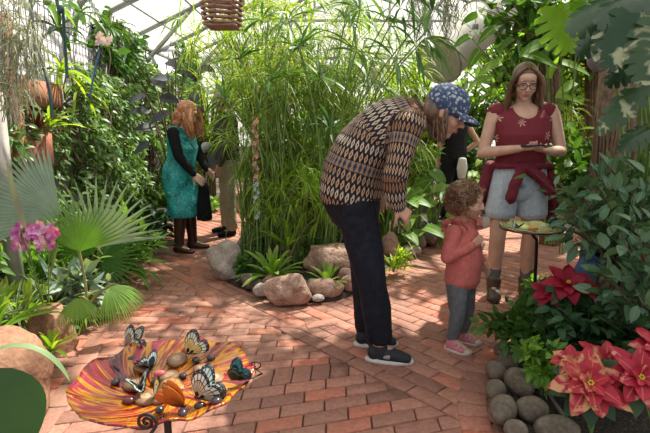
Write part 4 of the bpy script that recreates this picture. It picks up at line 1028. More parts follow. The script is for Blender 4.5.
def sedge(label, base, tips, spread, Lb, nbl=20, Wb=.012, mat=L_SG, smat=STEM_G, r0=.006, group=None, droop=1.5, foot=.10, name='umbrella_sedge'):
    """tips: list of head positions"""
    base = npv(base); r = thing(name, label, 'plant', base, 0, group); n = len(tips); tips = np.array([npv(q) for q in tips])
    b0 = base + np.concatenate([RNG.normal(0, foot, (n, 2)), np.zeros((n, 1))], 1); P_ = []
    for k in range(n):
        m_ = b0[k] * .45 + tips[k] * .55; m_[2] = b0[k][2] + (tips[k][2] - b0[k][2]) * .72; m_[:2] = b0[k][:2] * .75 + tips[k][:2] * .25
        P_.append(bez(b0[k], m_, tips[k], 9))
    P_ = np.stack(P_); st = MB(); st.tubes(P_, np.linspace(r0, r0 * .55, 9), 5); st.build('stems', smat, r)
    hd = U(P_[:, -1] - P_[:, -2]); fo = MB(); B_ = []; D = []
    for k in range(n):
        a = U(np.cross(hd[k], A(.3, .5, .1))); b_ = np.cross(hd[k], a); th = RNG.uniform(0, 6.28, nbl); e = RNG.uniform(-.05, .75, nbl)[:, None]
        D.append(np.cos(e) * (np.outer(np.cos(th), a) + np.outer(np.sin(th), b_)) + np.sin(e) * hd[k]); B_.append(np.repeat(tips[k][None], nbl, 0))
    D = np.concatenate(D); fo.leaves(np.concatenate(B_), D, Lb * RNG.uniform(.6, 1.15, len(D)), Wb, 'lance', 6, droop, .1, .3, np.repeat(RNG.random(n), nbl) * .5 + RNG.random(n * nbl) * .5)
    fo.build('foliage', mat, r); return r
def spray(base, c, rad, n, zmin=None):
    """head positions scattered in an ellipsoid"""
    out = []
    for _ in range(n):
        d = U(RNG.normal(0, 1, 3)) * RNG.uniform(.2, 1) ** .5; out.append(npv(c) + d * np.asarray(rad, float))
    return out
def fan_leaf(mb, c, axis, nrm, Lr, n=26, span=2.35, split=.6, droop=.5, rnd=.5, fold=.3):
    axis = U(npv(axis)); nrm = U(npv(nrm) - axis * np.dot(npv(nrm), axis)); sd = np.cross(nrm, axis)
    th = np.linspace(-span, span, n); D = np.outer(np.cos(th), axis) + np.outer(np.sin(th), sd); ln = Lr * (.80 + .20 * np.cos(th * .6)) * RNG.uniform(.94, 1.04, n)
    PROF['fan'] = lambda t: np.where(t < split, t / split, np.clip((1 - t) / (1 - split), 0, 1) ** .8)
    W = 2 * split * ln * math.tan((th[1] - th[0]) / 2) * 1.08
    mb.leaves(np.repeat(npv(c)[None], n, 0), D, ln, W, 'fan', 10, droop, fold, 0.03, rnd + RNG.uniform(-.2, .2, n), up=nrm)
def monstera_leaf(mb, base, d, nrm, L, W, droop=.5, nl=6, rnd=None):
    """one blade with slits running in from the margin between the side veins"""
    base = npv(base); d = U(npv(d)); nrm = U(npv(nrm) - d * np.dot(npv(nrm), d)); sd = np.cross(nrm, d); rnd = RNG.random() if rnd is None else rnd
    per = 8; n = nl * per + 1; S = [0, .3, .62, 1.0]; p = base - d * L * .02; dd = d.copy(); V = []; tt = []; ss = []
    for k in range(n):
        t = k / (n - 1); w = W * .5 * (math.sin(math.pi * (t * .93 + .05) ** .72)) ** .6; ph = k % per; e = 1 - .56 * max(0, 1 - min(ph, per - ph) / 1.6) if 0 < k < n - 1 else 1
        if t > .9: e = 1
        a = math.radians(-28 + 75 * t); nn = np.cross(dd, sd) * -1
        for sg in (-1, 1):
            for s_ in S:
                q = s_ * e * w; V.append(p + sd * sg * q * math.cos(a) + dd * q * math.sin(a) + nrm * (.10 * q - .75 * q * q / max(W, .01)) - A(0, 0, .25) * q * q / max(W, .01)); tt.append(t); ss.append(sg * s_)
        p = p + dd * L / (n - 1); dd = U(dd + A(0, 0, -droop / (n - 1)))
    q = []; m = len(S)
    for k in range(n - 1):
        for g_ in (0, 1):
            for j in range(m - 1):
                i = (k * 2 + g_) * m + j; c = [i, i + 1, i + 1 + 2 * m, i + 2 * m]; q.append(c if g_ else c[::-1])
    mb.add(V, q, None, rnd, np.array(tt), np.array(ss))
def bigleaf_plant(name, label, base, items, mat, prof='heart', smat=STEM_G, r0=.008, group=None, kind='leaf', droop=.7, nl=7, cat='plant'):
    """items: (tip of stalk, direction, normal, length, width)"""
    base = npv(base); r = thing(name, label, cat, base, 0, group); st = MB()
    for c, d, n_, L, W in items:
        c = npv(c); P_ = bez(base + RNG.normal(0, .02, 3) * A(1, 1, 0), (base * .6 + c * .4) + A(0, 0, .35 * (c[2] - base[2])), c, 8); st.tubes([P_], np.linspace(r0, r0 * .6, 8), 5)
        fo = MB()
        if kind == 'split': monstera_leaf(fo, c, d, n_, L, W, droop, nl)
        elif kind == 'fan': fan_leaf(fo, c, d, n_, L, droop=droop, rnd=rs(.3, .7))
        else: fo.leaves([c], [d], L, W, prof, 14, droop, .10, .0, None, up=npv(n_))
        fo.build('leaf', mat, r)
    st.build('stalks', smat, r); return r
def vine(label, d0, d1, z0, z1, off, n, mat=L_VW, L=.085, W=.055, name='climbing_vine', droop=.6, prof='heart', bulge=.25, seed=0):
    """dense climber over a stretch of the left wall"""
    r = thing(name, label, 'climbing plant', wallpt((d0 + d1) / 2, 0.06, off), 0)
    st = MB(); pp = []
    for k in range(26):
        d = rs(d0, d1); p = [npv(wallpt(d + .15 * math.sin(j * .9 + k), .05 + (z1 - .1) * j / 9, off * (.4 + .5 * rs(0, 1)))) for j in range(10)]; pp.append(p)
    st.tubes(pp, .008, 5); st.build('stems', STEM_B, r)
    dd = RNG.uniform(d0, d1, n); zz = RNG.uniform(z0, z1, n)
    bl = np.array([noise.noise(Vector((a * 1.6 + seed, b_ * 1.9, 0))) for a, b_ in zip(dd, zz)])
    oo = off + bulge * bl + RNG.uniform(-.16, .04, n) - .12 * (zz / z1)
    Pb = npv(WA) + np.outer(dd, npv(WD)) + np.outer(oo, npv(WN)); Pb[:, 2] += zz
    Dv = npv(WN) * .55 + A(0, 0, -.5) + RNG.normal(0, .5, (n, 3)); s = RNG.uniform(.6, 1.35, n)
    upv = npv(WN) * 1.0 + A(0, 0, .5) + RNG.normal(0, .25, (n, 3))
    fo = MB(); fo.leaves(Pb, Dv, L * s, W * s, prof, 4, droop, .12, .25, None, up=upv); fo.build('foliage', mat, r); return r

PROF['lobe'] = lambda t: np.clip(.8 + .3 * t, 0, 1) * np.clip((1 - t) * 3.2, 0, 1) ** .6
# ---------------- left wall of climbers
vine('dense climbing vine with small leaves covering the near left wall below the wooden planters', -.6, 1.9, .1, 1.45, .32, 2600, L=.07, W=.05, seed=1)
vine('dense climbing vine covering the left wall between the planters and the person in teal', 1.7, 4.4, .15, 1.85, .42, 5000, L=.08, W=.055, seed=4)
vine('paler climbing vine on the left wall directly behind the person in teal', 4.2, 6.8, .15, 2.2, .55, 4200, L=.10, W=.065, seed=9)
vine('far climbing vine at the end of the left wall beyond the dark purple leaved shrub', 6.6, 9.6, .2, 2.9, .7, 3200, L=.13, W=.08, mat=L_MD, seed=13)
# ---------------- far backdrop of shrubs and trees
FAR = [  # px, py(centre), Y, radius x, z, leaves, leaf length, mat, label
 (205, 120, 8.6, .75, 1.0, 1500, .16, L_YG, 'strap', 'yellow green shrub in the far left corner beyond the khaki visitor'),
 (170, 215, 7.6, .45, .45, 700, .14, L_BR, 'ovate', 'low bright shrub where the left path disappears'),
 (258, 60, 9.5, 1.2, 1.2, 2600, .20, L_YG, 'lance', 'tall pale green tree behind the slatted hanging basket'),
 (330, 95, 9.8, 1.2, 1.3, 2600, .18, L_SG, 'lance', 'tall willowy tree behind the middle of the sedge thicket'),
 (300, 170, 8.2, 1.3, .9, 2400, .16, L_BR, 'ovate', 'broad shrub closing the view behind the sedge stems'),
 (395, 150, 8.8, 1.0, .9, 1900, .17, L_YG, 'ovate', 'sunlit shrub behind the back of the bending person'),
 (415, 95, 7.6, .75, .6, 1300, .13, L_YG, 'ovate', 'lime green shrub just above the navy cap'),
 (470, 110, 8.0, .7, .75, 1500, .14, L_BR, 'ovate', 'bright shrub between the navy cap and the maroon top'),
 (455, 165, 7.6, .8, .6, 1100, .13, L_MD, 'ovate', 'mid green shrub behind the visitor in black'),
 (500, 195, 8.6, 1.0, .5, 1000, .13, L_YG, 'ovate', 'low sunlit shrub far behind the denim shorts'),
 (560, 150, 7.6, 1.0, .9, 2600, .13, L_YG, 'ovate', 'sunlit lime shrub to the right of the maroon top'),
 (585, 75, 8.2, 1.3, 1.0, 2800, .15, L_YG, 'ovate', 'glowing green tree behind the split leaf climber'),
 (520, 50, 8.8, 1.2, .9, 1500, .16, L_BR, 'ovate', 'tall tree behind the head of the woman with glasses'),
 (640, 120, 7.4, 1.1, 1.3, 2000, .14, L_MD, 'ovate', 'green tree at the far right behind the fibrous trunk'),
]
for px, py, Y, rx, rz, n, ll, mt, pf, lab in FAR:
    c = P(px, py, Y); b0 = Vector((c.x + rs(-.2, .2), c.y, .05)); nb = max(40, n // 18)
    bush('tree' if c.z > 1.3 else 'shrub', lab, 'tree' if c.z > 1.3 else 'shrub', b0, c, (rx, rx * .7, rz), nb, n // nb, ll, ll * (.5 if pf == 'ovate' else .16), mt, pf, srad=.03 if c.z > 1.3 else .014, droop=.7)
# dark oval leaved shrub by the teal person
pts = []
b0 = P(178, 200, 5.9); b0.z = .05
items = []
for px, py, s in [(166, 62, 1), (152, 78, 1), (160, 98, 1.1), (150, 112, .9), (172, 80, .9), (195, 108, .9), (205, 128, 1), (208, 142, .9), (190, 92, 1), (176, 50, .8), (200, 68, .9), (212, 100, .9), (156, 128, 1), (150, 142, .9), (184, 70, .9), (146, 95, .9), (212, 152, .9), (170, 112, 1.1)]:
    c = P(px, py, 5.9 + rs(-.25, .15)); items.append((c, A(rs(-1, 1), rs(-.8, -.2), rs(-.5, .3)), A(rs(-.3, .3), -1, .9), .26 * s, .13 * s))
bigleaf_plant('rubber_plant', 'dark purple leaved shrub with large oval leaves beside the red hair', b0, items, L_PU, 'ovate', STEM_B, .012, droop=.5)
# ---------------- sedge thicket on the island
base_a = Vector((-.62, 4.55, .05)); base_b = Vector((-.1, 4.8, .05)); base_c = Vector((.45, 5.2, .05)); base_d = Vector((-.35, 5.4, .05))
sedge('tallest clump of umbrella sedge rising over the rock at the left end of the island', base_a, spray(base_a, P(264, 85, 4.6), (.48, .4, .80), 52), 0, .34, 20, .013)
sedge('umbrella sedge clump in the middle of the island behind the big flat rock', base_b, spray(base_b, P(315, 110, 4.9), (.55, .4, .9), 64), 0, .36, 20, .013)
sedge('umbrella sedge clump at the right end of the thicket behind the patterned sweater', base_c, spray(base_c, P(375, 120, 5.2), (.6, .4, .95), 60), 0, .38, 20, .014)
sedge('back clump of umbrella sedge reaching highest towards the roof', base_d, spray(base_d, P(285, 40, 5.6), (1.2, .5, .8), 60), 0, .42, 20, .016)
sedge('low young umbrella sedge with arching pale heads in front of the thicket', (-.25, 4.35, .05), spray(0, P(300, 195, 4.2), (.45, .2, .28), 34), 0, .22, 16, .010, L_YG, STEM_Y, .005)
sedge('low bright sedge drooping beside the hip of the bending person', (.12, 4.5, .05), spray(0, P(345, 185, 4.5), (.35, .2, .35), 30), 0, .26, 16, .010, L_SG, STEM_Y, .005)
sedge('short sedge tuft at the left corner of the thicket beside the path', (-.66, 4.7, .05), spray(0, P(252, 190, 4.7), (.14, .2, .4), 18), 0, .26, 16, .010, L_SG, STEM_G, .005)
# dark arching heads nearer the camera
tips = [P(356, 52, 3.6), P(385, 22, 3.5), P(432, 12, 3.4), P(395, 60, 3.7), P(415, 45, 3.5), P(345, 20, 3.9), P(370, 85, 3.9), P(400, 8, 3.6), P(300, 48, 3.9), P(288, 20, 3.9), P(425, 38, 3.5), P(360, 10, 3.7)]
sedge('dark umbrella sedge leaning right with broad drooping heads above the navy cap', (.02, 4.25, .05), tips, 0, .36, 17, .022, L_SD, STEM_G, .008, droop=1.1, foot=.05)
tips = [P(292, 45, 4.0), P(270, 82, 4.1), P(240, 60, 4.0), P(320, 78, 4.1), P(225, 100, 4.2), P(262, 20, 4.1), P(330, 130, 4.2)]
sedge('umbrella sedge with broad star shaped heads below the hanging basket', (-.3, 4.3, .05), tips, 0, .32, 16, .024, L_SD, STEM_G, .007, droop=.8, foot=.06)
# dense upright stems low in the thicket
rd = thing('reed_stand', 'dense upright green reed stems standing behind the island rocks', 'plant', (-.3, 4.55, .05)); pp = []
for k in range(260):
    x = rs(-.78, .75); y = 4.45 + .25 * (x + .9) * .5 + rs(0, .45); h_ = rs(.5, 1.3); pp.append(bez(A(x, y, .03), A(x + rs(-.05, .05), y, h_ * .6), A(x + rs(-.22, .22), y + rs(-.12, .12), h_)))
m_ = MB(); m_.tubes(pp, [.0075, .0075, .007, .006, .005, .004, .002], 5); m_.build('stems', leafmat('reed_green', [(0.08, 0.15, 0.03), (0.16, 0.26, 0.05), (0.28, 0.36, 0.10)], .15), rd)
m_ = MB(); n = 900; x = RNG.uniform(-.8, .8, n); m_.leaves(np.stack([x, 4.55 + .12 * x + RNG.uniform(-.1, .5, n), RNG.uniform(.05, 1.0, n)], -1), RNG.normal(0, .5, (n, 3)) + A(0, -.15, .9), RNG.uniform(.25, .6, n), .010, 'blade', 6, 1.0, .1, .5)
m_.build('foliage', L_SG, rd)
# ---------------- island foreground plants
rosette('bromeliad', 'large bright green strap leaved bromeliad behind the round pink rock', 'plant', (-.42, 3.78, .06), 30, .36, .042, L_BM, 18, 80, .9)
rosette('bromeliad', 'small upright green bromeliad above the flat oval rock', 'plant', (.02, 3.62, .06), 13, .24, .042, L_BM, 25, 78, .6)
rosette('bromeliad', 'yellow green spiky young plant behind the large bromeliad', 'plant', (-.32, 4.1, .06), 16, .30, .024, L_YG, 30, 85, .6, trunk=.18)
bush('ground_plant', 'small leafy weed beside the pale angular boulder', 'plant', (-.66, 3.92, .06), (-.66, 3.9, .16), (.14, .12, .09), 14, 10, .06, .035, L_MD, srad=.003, smat=STEM_G)
bush('ground_plant', 'tangled low green plant at the foot of the sedge thicket', 'plant', (-.05, 4.2, .06), (-.05, 4.2, .18), (.35, .15, .12), 24, 10, .08, .03, L_MD, srad=.003, smat=STEM_G)
rosette('fern', 'small pale fern beside the trouser leg of the bending person', 'fern', (.58, 4.0, .06), 18, .24, .022, L_YG, 15, 75, 1.2, 'lance')
bush('fern', 'light green fern spilling from the island edge onto the bricks', 'fern', (.66, 4.15, .06), (.64, 4.05, .16), (.12, .12, .12), 16, 12, .05, .016, L_YG, srad=.003, smat=STEM_G)
# ---------------- broad leaves beyond the bending person
def patch(label, px0, px1, py0, py1, Y, n, L, mat, name='broad_leaved_plant', base=None):
    c = P((px0 + px1) / 2, (py0 + py1) / 2, Y); b_ = base or (c.x, Y + .1, .05); it = []
    for _ in range(n):
        q = P(rs(px0, px1), rs(py0, py1), Y + rs(-.25, .25)); q.z = max(q.z, .12); it.append((q, A(rs(-.9, .9), rs(-1, -.1), rs(-.5, .15)), A(rs(-.2, .2), -.6, 1), L * rs(.7, 1.15), L * rs(.62, .85)))
    return bigleaf_plant(name, label, b_, it, mat, droop=.6)
patch('broad round leaved plant nearest the hand of the bending person', 402, 428, 188, 240, 4.75, 15, .24, L_BR)
patch('broad leaved green plant rising behind the toddler', 426, 450, 172, 235, 5.2, 15, .24, L_BR)
patch('darker broad leaved plant filling the gap under the visitor in black', 405, 440, 160, 200, 5.7, 14, .24, L_MD)
patch('low heart leaved plant at the path edge behind the toddler shoulder', 448, 476, 188, 222, 6.2, 12, .18, L_BR)
patch('leafy plant with small round leaves right behind the visitor in black', 462, 490, 160, 205, 6.9, 16, .18, L_YG)
bush('shrub', 'green shrub in front of the visitor in black and behind the sweater', 'shrub', (1.0, 5.6, .05), P(412, 150, 5.6), (.32, .3, .35), 40, 14, .10, .055, L_BR, srad=.006)
# ---------------- trees and climbers behind the woman in maroon
def trunk(name, label, base, top, r0, r1, mat=BARK, group=None, extra=True):
    r = thing(name, label, 'tree', base); m_ = MB(); P_ = bez(npv(base) - A(0, 0, .05), npv(base) * .5 + npv(top) * .5 + A(.05, 0, 0), npv(top), 24)
    m_.tubes([P_], np.linspace(r0, r1, 24) * RNG.uniform(.9, 1.1, 24), 16); pp = []
    for k in range(46):
        a = rs(0, 6.28); tw = rs(-1.6, 1.6); rr = np.linspace(r0, r1, 24) * 1.04; t_ = np.linspace(0, 1, 24); pp.append(P_ + np.stack([np.cos(a + tw * t_) * rr, np.sin(a + tw * t_) * rr, 0 * t_], -1))
    m_.build('trunk', mat, r); f_ = MB(); f_.tubes(pp, .010, 4); f_.build('aerial_roots', STEM_B, r); return r
t1 = trunk('tree', 'slender brown trunk wrapped in vines to the right of the woman in maroon', (2.45, 5.2, .05), P(545, -20, 5.2), .10, .08)
bush('x', None, None, (2.5, 5.2, 2.0), P(530, 25, 4.9), (.7, .4, .45), 46, 9, .16, .10, L_MD, 'heart', droop=.8, root=t1)
t2 = trunk('tree', 'second slender vine covered trunk left of the thick fibrous trunk', (3.1, 5.6, .05), P(592, -20, 5.6), .09, .07)
bush('x', None, None, (3.05, 5.5, 1.8), P(590, 35, 5.5), (.8, .4, .6), 46, 9, .19, .11, L_MD, 'heart', droop=.8, root=t2)
def hangers(label, pxs, mat, name='philodendron', stalk=None, **k):
    it = [(P(px, py, Y), A(dx, -.35, dz), A(0, -.8, .6), L, W) for px, py, Y, dx, dz, L, W in pxs]; c = it[0][0]
    return bigleaf_plant(name, label, stalk or (c.x, c.y + .2, .05), it, mat, droop=.5, cat='plant', **k)
hangers('green philodendron with large heart shaped leaves above the head of the woman in maroon', [(520, 52, 4.3, 1, -.25, .34, .17), (545, 42, 4.3, -1, -.3, .30, .15), (500, 62, 4.4, -.9, -.3, .26, .13), (495, 28, 4.5, -.8, -.5, .24, .13), (562, 62, 4.4, .9, -.3, .26, .13), (488, 78, 4.5, -1, -.2, .22, .11), (575, 82, 4.4, -.9, -.4, .26, .12), (548, 78, 4.5, .2, 1, .20, .09), (530, 88, 4.5, .6, -.6, .2, .1), (556, 96, 4.5, 1, -.1, .24, .1), (580, 55, 4.3, 1, -.2, .3, .12), (540, 10, 4.4, .7, -.7, .28, .15), (480, 50, 4.7, -.6, -.7, .24, .14), (470, 36, 4.7, -.9, -.4, .22, .12)], L_BR, stalk=(2.35, 5.0, .05))
vb = P(563, 118, 4.3)
rosette('spider_plant', 'hanging tuft of narrow pale leaves against the vine covered trunk', 'plant', P(566, 112, 4.5), 46, .30, .010, L_SG, -30, 70, 1.8, 'blade')
hangers('large bright split leaf glowing above the vine covered trunk', [(556, 8, 3.7, .25, -.9, .34, .34), (578, 2, 3.9, .5, -.8, .3, .3)], L_MOY, 'monstera', kind='split', stalk=(2.3, 4.6, .05))
# split leaf climber on the right trunk
T1 = (1.98, 3.15, .05)
t3 = trunk('tree', 'thick fibrous brown trunk at the right edge of the photo', T1, (1.94, 3.2, 4.0), .25, .19)
bush('x', None, None, (1.98, 3.2, 2.3), (1.75, 3.6, 2.95), (1.15, 1.05, .32), 90, 26, .17, .085, L_MD, 'ovate', srad=.02, root=t3)  # unseen crown above the view, added to shade the paving at front right
f_ = MB(); f_.ell(npv(P(600, 58, 2.95)), (.07, .07, .08)); me = f_.mesh('k'); o = link('knot', me, plain('grey_burl', (0.20, 0.18, 0.19), .9, .4, 14, bumps=.6), t3)
it = []
for px, py, Y, dx, dz, L, W in [(615, 2, 2.35, -.95, -.35, .27, .20), (655, -6, 2.2, -1, -.25, .30, .22), (660, 52, 2.2, -.95, -.25, .24, .17), (604, 26, 2.5, -.75, -.65, .20, .14), (640, 60, 2.3, -.9, -.4, .20, .13), (652, 128, 2.3, -.9, -.3, .2, .12)]:
    it.append((P(px, py, Y), A(dx, -.2, dz), A(-.1, -.8, .7), L, W))
bigleaf_plant('monstera', 'dark glossy split leaf climber hanging from the thick trunk at upper right', (1.9, 2.9, .05), it, L_MO, kind='split', smat=STEM_G, r0=.012, droop=.5, nl=6)
it = [(P(630, 14, 2.12), A(-.45, -.2, -.85), A(-.2, -.9, .5), .24, .21), (P(658, 22, 2.05), A(-.35, -.2, -.95), A(-.2, -.9, .5), .25, .19), (P(646, 86, 2.15), A(-.86, -.2, -.55), A(-.1, -.8, .7), .30, .13)]
bigleaf_plant('monstera', 'split leaf climber with cream marbled leaves at the upper right corner', (1.95, 2.8, .05), it, L_MOV, kind='split', smat=STEM_G, r0=.012, droop=.5, nl=6)
# leafy shrub with oval blue green leaves on the right bed
bush('shrub', 'shrub with dull oval blue green leaves over the red poinsettia on the right', 'shrub', (1.75, 2.55, .06), P(608, 207, 2.3), (.40, .34, .28), 50, 13, .085, .038, L_BL, 'ovate', srad=.006, droop=.4)
bush('shrub', 'bushy grey green shrub at the right edge under the split leaves', 'shrub', (2.0, 2.7, .06), P(642, 198, 2.5), (.38, .32, .20), 44, 12, .085, .04, L_BL, 'ovate', srad=.006, droop=.4)
bush('shrub', 'drooping oval leaved branches at the right edge above the marbled poinsettia', 'shrub', (1.5, 2.0, .06), P(640, 275, 1.95), (.22, .2, .25), 30, 9, .085, .045, L_BL, 'ovate', srad=.005, droop=.5)
bush('shrub', 'taller leafy shrub between the maroon top and the fibrous trunk', 'shrub', (2.3, 3.7, .06), P(585, 165, 3.6), (.42, .3, .30), 44, 12, .12, .055, L_MD, 'ovate', srad=.006, droop=.5)
# stump of aerial roots
rt = thing('root_mass', 'tangled brown mass of fibrous roots under the oval leaved shrub', 'roots', (1.66, 2.42, .05)); pp = []
for k in range(420):
    a = rs(0, 6.28); r_ = rs(.02, .24); x, y = 1.66 + r_ * math.cos(a), 2.42 + r_ * .7 * math.sin(a); pp.append(bez(A(x + rs(-.12, .12), y + rs(-.1, .1), .03), A(x + rs(-.08, .08), y + rs(-.08, .08), .3), A(1.68 + (x - 1.66) * .5 + rs(-.05, .05), 2.45 + rs(-.06, .06), rs(.45, .85)), 8))
m_ = MB(); m_.tubes(pp, .006, 4); m_.build('roots', BARK, rt)
# ---------------- small leaved edging plants of the right bed
bush('edging_plant', 'small leaved green plant spilling over the brick curve beside the river stones', 'plant', (1.12, 2.45, .06), P(517, 325, 2.35), (.20, .20, .13), 34, 16, .062, .034, L_MD, srad=.003, smat=STEM_G, droop=.5)
bush('edging_plant', 'dark leafy plant below the second feeder dish', 'plant', (1.45, 2.7, .06), P(545, 300, 2.7), (.15, .15, .11), 28, 15, .08, .042, L_MD, srad=.003, smat=STEM_G, droop=.5)
bush('edging_plant', 'fresh green plant with pointed leaves just above the stones and left of the marbled poinsettia', 'plant', (1.0, 2.05, .06), P(545, 355, 1.98), (.13, .14, .09), 26, 14, .055, .030, L_BR, srad=.003, smat=STEM_G, droop=.5)
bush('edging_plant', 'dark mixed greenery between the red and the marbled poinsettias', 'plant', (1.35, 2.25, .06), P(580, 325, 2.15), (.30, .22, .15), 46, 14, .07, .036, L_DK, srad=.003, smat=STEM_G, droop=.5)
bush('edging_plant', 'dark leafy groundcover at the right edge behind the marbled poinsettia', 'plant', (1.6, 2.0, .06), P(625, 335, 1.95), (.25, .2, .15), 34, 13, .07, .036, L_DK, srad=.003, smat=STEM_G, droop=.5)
bush('edging_plant', 'pale textured leafy plant between the denim shorts woman boot and the red poinsettia', 'plant', (1.5, 3.0, .06), P(540, 288, 2.95), (.14, .12, .1), 24, 13, .04, .028, L_BR, srad=.003, smat=STEM_G, droop=.3)
it = [(P(590, 310, 2.1), A(.5, -.3, -.5), A(.3, -.6, .8), .30, .045), (P(612, 318, 2.1), A(.1, -.2, 1), A(0, -1, .2), .2, .05), (P(528, 298, 2.55), A(-.6, -.5, -.2), A(0, -.8, .8), .16, .08)]
bigleaf_plant('lily', 'plant with a few long plain green leaves arching in the middle of the right bed', (1.3, 2.3, .06), it, L_MD, 'strap')
# poinsettias
def poinsettia(label, base, heads, mat, nb=6):
    r = thing('poinsettia', label, 'poinsettia', base); st = MB(); gf = MB()
    for c, s, nrm in heads:
        c = npv(c); nrm = U(npv(nrm)); st.tubes([bez(npv(base), npv(base) * .5 + c * .5, c - nrm * .02, 6)], .004, 5)
        a = U(np.cross(nrm, A(.2, 1, .4))); b_ = np.cross(nrm, a); fl = MB()
        for n, L, e, rot in ((7, 1.0, .12, 0), (6, .8, .42, .4), (5, .5, .8, .9)):
            th = np.linspace(0, 2 * np.pi, n, endpoint=False) + rot + RNG.uniform(-.15, .15, n)
            D = np.cos(e) * (np.outer(np.cos(th), a) + np.outer(np.sin(th), b_)) + math.sin(e) * nrm
            fl.leaves(c + D * .006, D, s * L * RNG.uniform(.85, 1.1, n), s * L * .60, 'ovate', 7, .45, .10, .12, None, up=nrm, wav=.05)
        fb = fl.build('bracts', mat, r); yc = MB()
        for k in range(6): yc.ell(c + nrm * .012 + (a * math.cos(k) + b_ * math.sin(k)) * s * .06, (s * .035,) * 3, None, 8)
        yc.build('flower', YELF, fb)
        th = np.linspace(0, 2 * np.pi, 8, endpoint=False); D = np.outer(np.cos(th), a) + np.outer(np.sin(th), b_) - nrm * .25; gf.leaves(c - nrm * .03 + D * .01, D, s * .95, s * .5, 'ovate', 5, .5, .1, .2, None, up=nrm)
    st.build('stems', STEM_G, r); gf.build('foliage', L_DK, r); return r
poinsettia('red and cream marbled poinsettia in full bloom at the front of the right bed', (1.05, 1.75, .06), [(P(590, 384, 1.62), .135, A(-.15, -.62, .75)), (P(571, 361, 1.72), .07, A(-.3, -.4, .9)), (P(608, 366, 1.75), .12, A(.2, -.5, .9))], MARF)
poinsettia('pink red poinsettia cut by the right edge of the photo', (1.3, 1.75, .06), [(P(640, 378, 1.6), .125, A(.0, -.7, .7)), (P(660, 350, 1.7), .12, A(.1, -.5, .9))], MARF2)
poinsettia('dark red poinsettia beside the blue pot', (1.18, 2.3, .06), [(P(568, 283, 2.2), .11, A(-.1, -.6, .8)), (P(550, 292, 2.25), .09, A(-.4, -.5, .8)), (P(587, 288, 2.22), .09, A(.4, -.4, .8))], REDF)
poinsettia('smaller red poinsettia at the right edge, among the oval leaves', (1.62, 2.2, .06), [(P(648, 252, 2.3), .10, A(-.2, -.6, .8))], REDF)

# ---------------- left bed
def left(px, py): g_ = G(px, py); return (g_.x, g_.y, .06)
r_ = thing('fan_palm', 'bright green fan palm with pleated leaf in the middle of the left bed', 'palm', (-1.52, 2.95, .06)); st = MB()
for k, (px, py, Y, ax_, nr, L, dr) in enumerate([(79, 252, 2.72, (.08, .1, 1), (.15, -1, .25), .32, .15), (108, 288, 2.75, (.6, -.2, -.25), (.3, -.5, .9), .26, 1.5), (78, 298, 2.5, (.2, -.6, -.5), (0, -.6, .8), .20, 1.2)]):
    c = P(px, py, Y); fo = MB(); fan_leaf(fo, c, ax_, nr, L, n=24, span=1.12 if k == 0 else 1.1, split=.48, droop=dr); fo.build('leaf', L_FP if k < 1 else L_BR, r_)
    st.tubes([bez(A(-1.50, 2.92, .05), A(-1.46, 2.9, .25), npv(c), 8)], .008, 6)
st.build('stalks', STEM_Y, r_)
r_ = thing('fan_palm', 'silvery fan palm leaf spreading at the left edge above the pink orchids', 'palm', (-1.9, 3.0, .06)); st = MB(); fo = MB()
c = P(60, 215, 2.75); fan_leaf(fo, c, (-.9, .1, .42), (.25, -1, .35), .48, n=26, span=.85, split=.66, droop=.1, fold=.35); fo.build('leaf', L_WP, r_); st.tubes([bez(A(-1.88, 3.0, .05), A(-1.7, 2.95, .3), npv(c), 8)], .008, 6); st.build('stalk', STEM_Y, r_)
r_ = thing('fan_palm', 'grey green fan palm with upright narrow fingers behind the bright fan palm', 'palm', (-1.62, 3.5, .06)); st = MB()
for ax_, nr, L, q in (((.08, .1, 1), (.1, -1, .2), .50, (97, 248, 3.2)), ((.9, 0, .35), (.2, -.8, .7), .36, (100, 262, 3.3)), ((-.5, .1, .8), (0, -1, .3), .36, (92, 255, 3.3))):
    fo = MB(); c = P(*q); fan_leaf(fo, c, ax_, nr, L, n=20, span=1.2, split=.45, droop=.35); fo.build('leaf', L_WP if nr[0] == .1 else L_MD, r_); st.tubes([bez(A(-1.62, 3.5, .05), A(-1.6, 3.5, .3), npv(c), 6)], .007, 6)
st.build('stalks', STEM_Y, r_)
LB = [  # label, px, py, n, L, W, mat, e0, e1, droop, prof, trunk
 ('dark strap leaved lily along the left bed edge nearest the person in teal', 146, 258, 26, .42, .04, L_DK, 25, 80, 1.3, 'strap', 0),
 ('pale strap leaved lily overhanging the path beyond the fan palm', 128, 280, 24, .40, .045, L_BR, 25, 75, 1.4, 'strap', 0),
 ('dark green strap leaved clump against the vine wall behind the silver fan palm', 112, 262, 24, .5, .04, L_DK, 30, 85, 1.1, 'strap', 0),
 ('spider plant with cream edged leaves at the left edge of the bed', 20, 345, 44, .40, .022, L_VG, 10, 80, 1.6, 'blade', .06),
 ('cream edged spider plant in front of the fan palm stalks', 50, 332, 40, .36, .020, L_VG, 10, 80, 1.6, 'blade', .08),
 ('bright green strap leaved plant at the far left edge below the orchids', 8, 335, 18, .36, .045, L_BM, 30, 80, .9, 'strap', .02),
 ('grassy pale green tuft at the foot of the fan palm', 88, 330, 26, .22, .014, L_YG, 20, 80, 1.4, 'blade', 0),
 ('drooping green strap leaves beside the curb brick under the fan palm', 112, 312, 16, .26, .03, L_MD, 25, 70, 1.6, 'strap', 0),
]
for lab, px, py, n, L, W, mt, e0, e1, dr, pf, tk in LB:
    rosette('strap_leaved_plant' if 'spider' not in lab else 'spider_plant', lab, 'plant', left(px, py), n, L, W, mt, e0, e1, dr, pf, trunk=tk)
rosette('bromeliad', 'green and pink bromeliad sitting between the two left boulders', 'plant', G(52, 352, .16), 18, .16, .026, L_YG, 15, 75, 1.0)
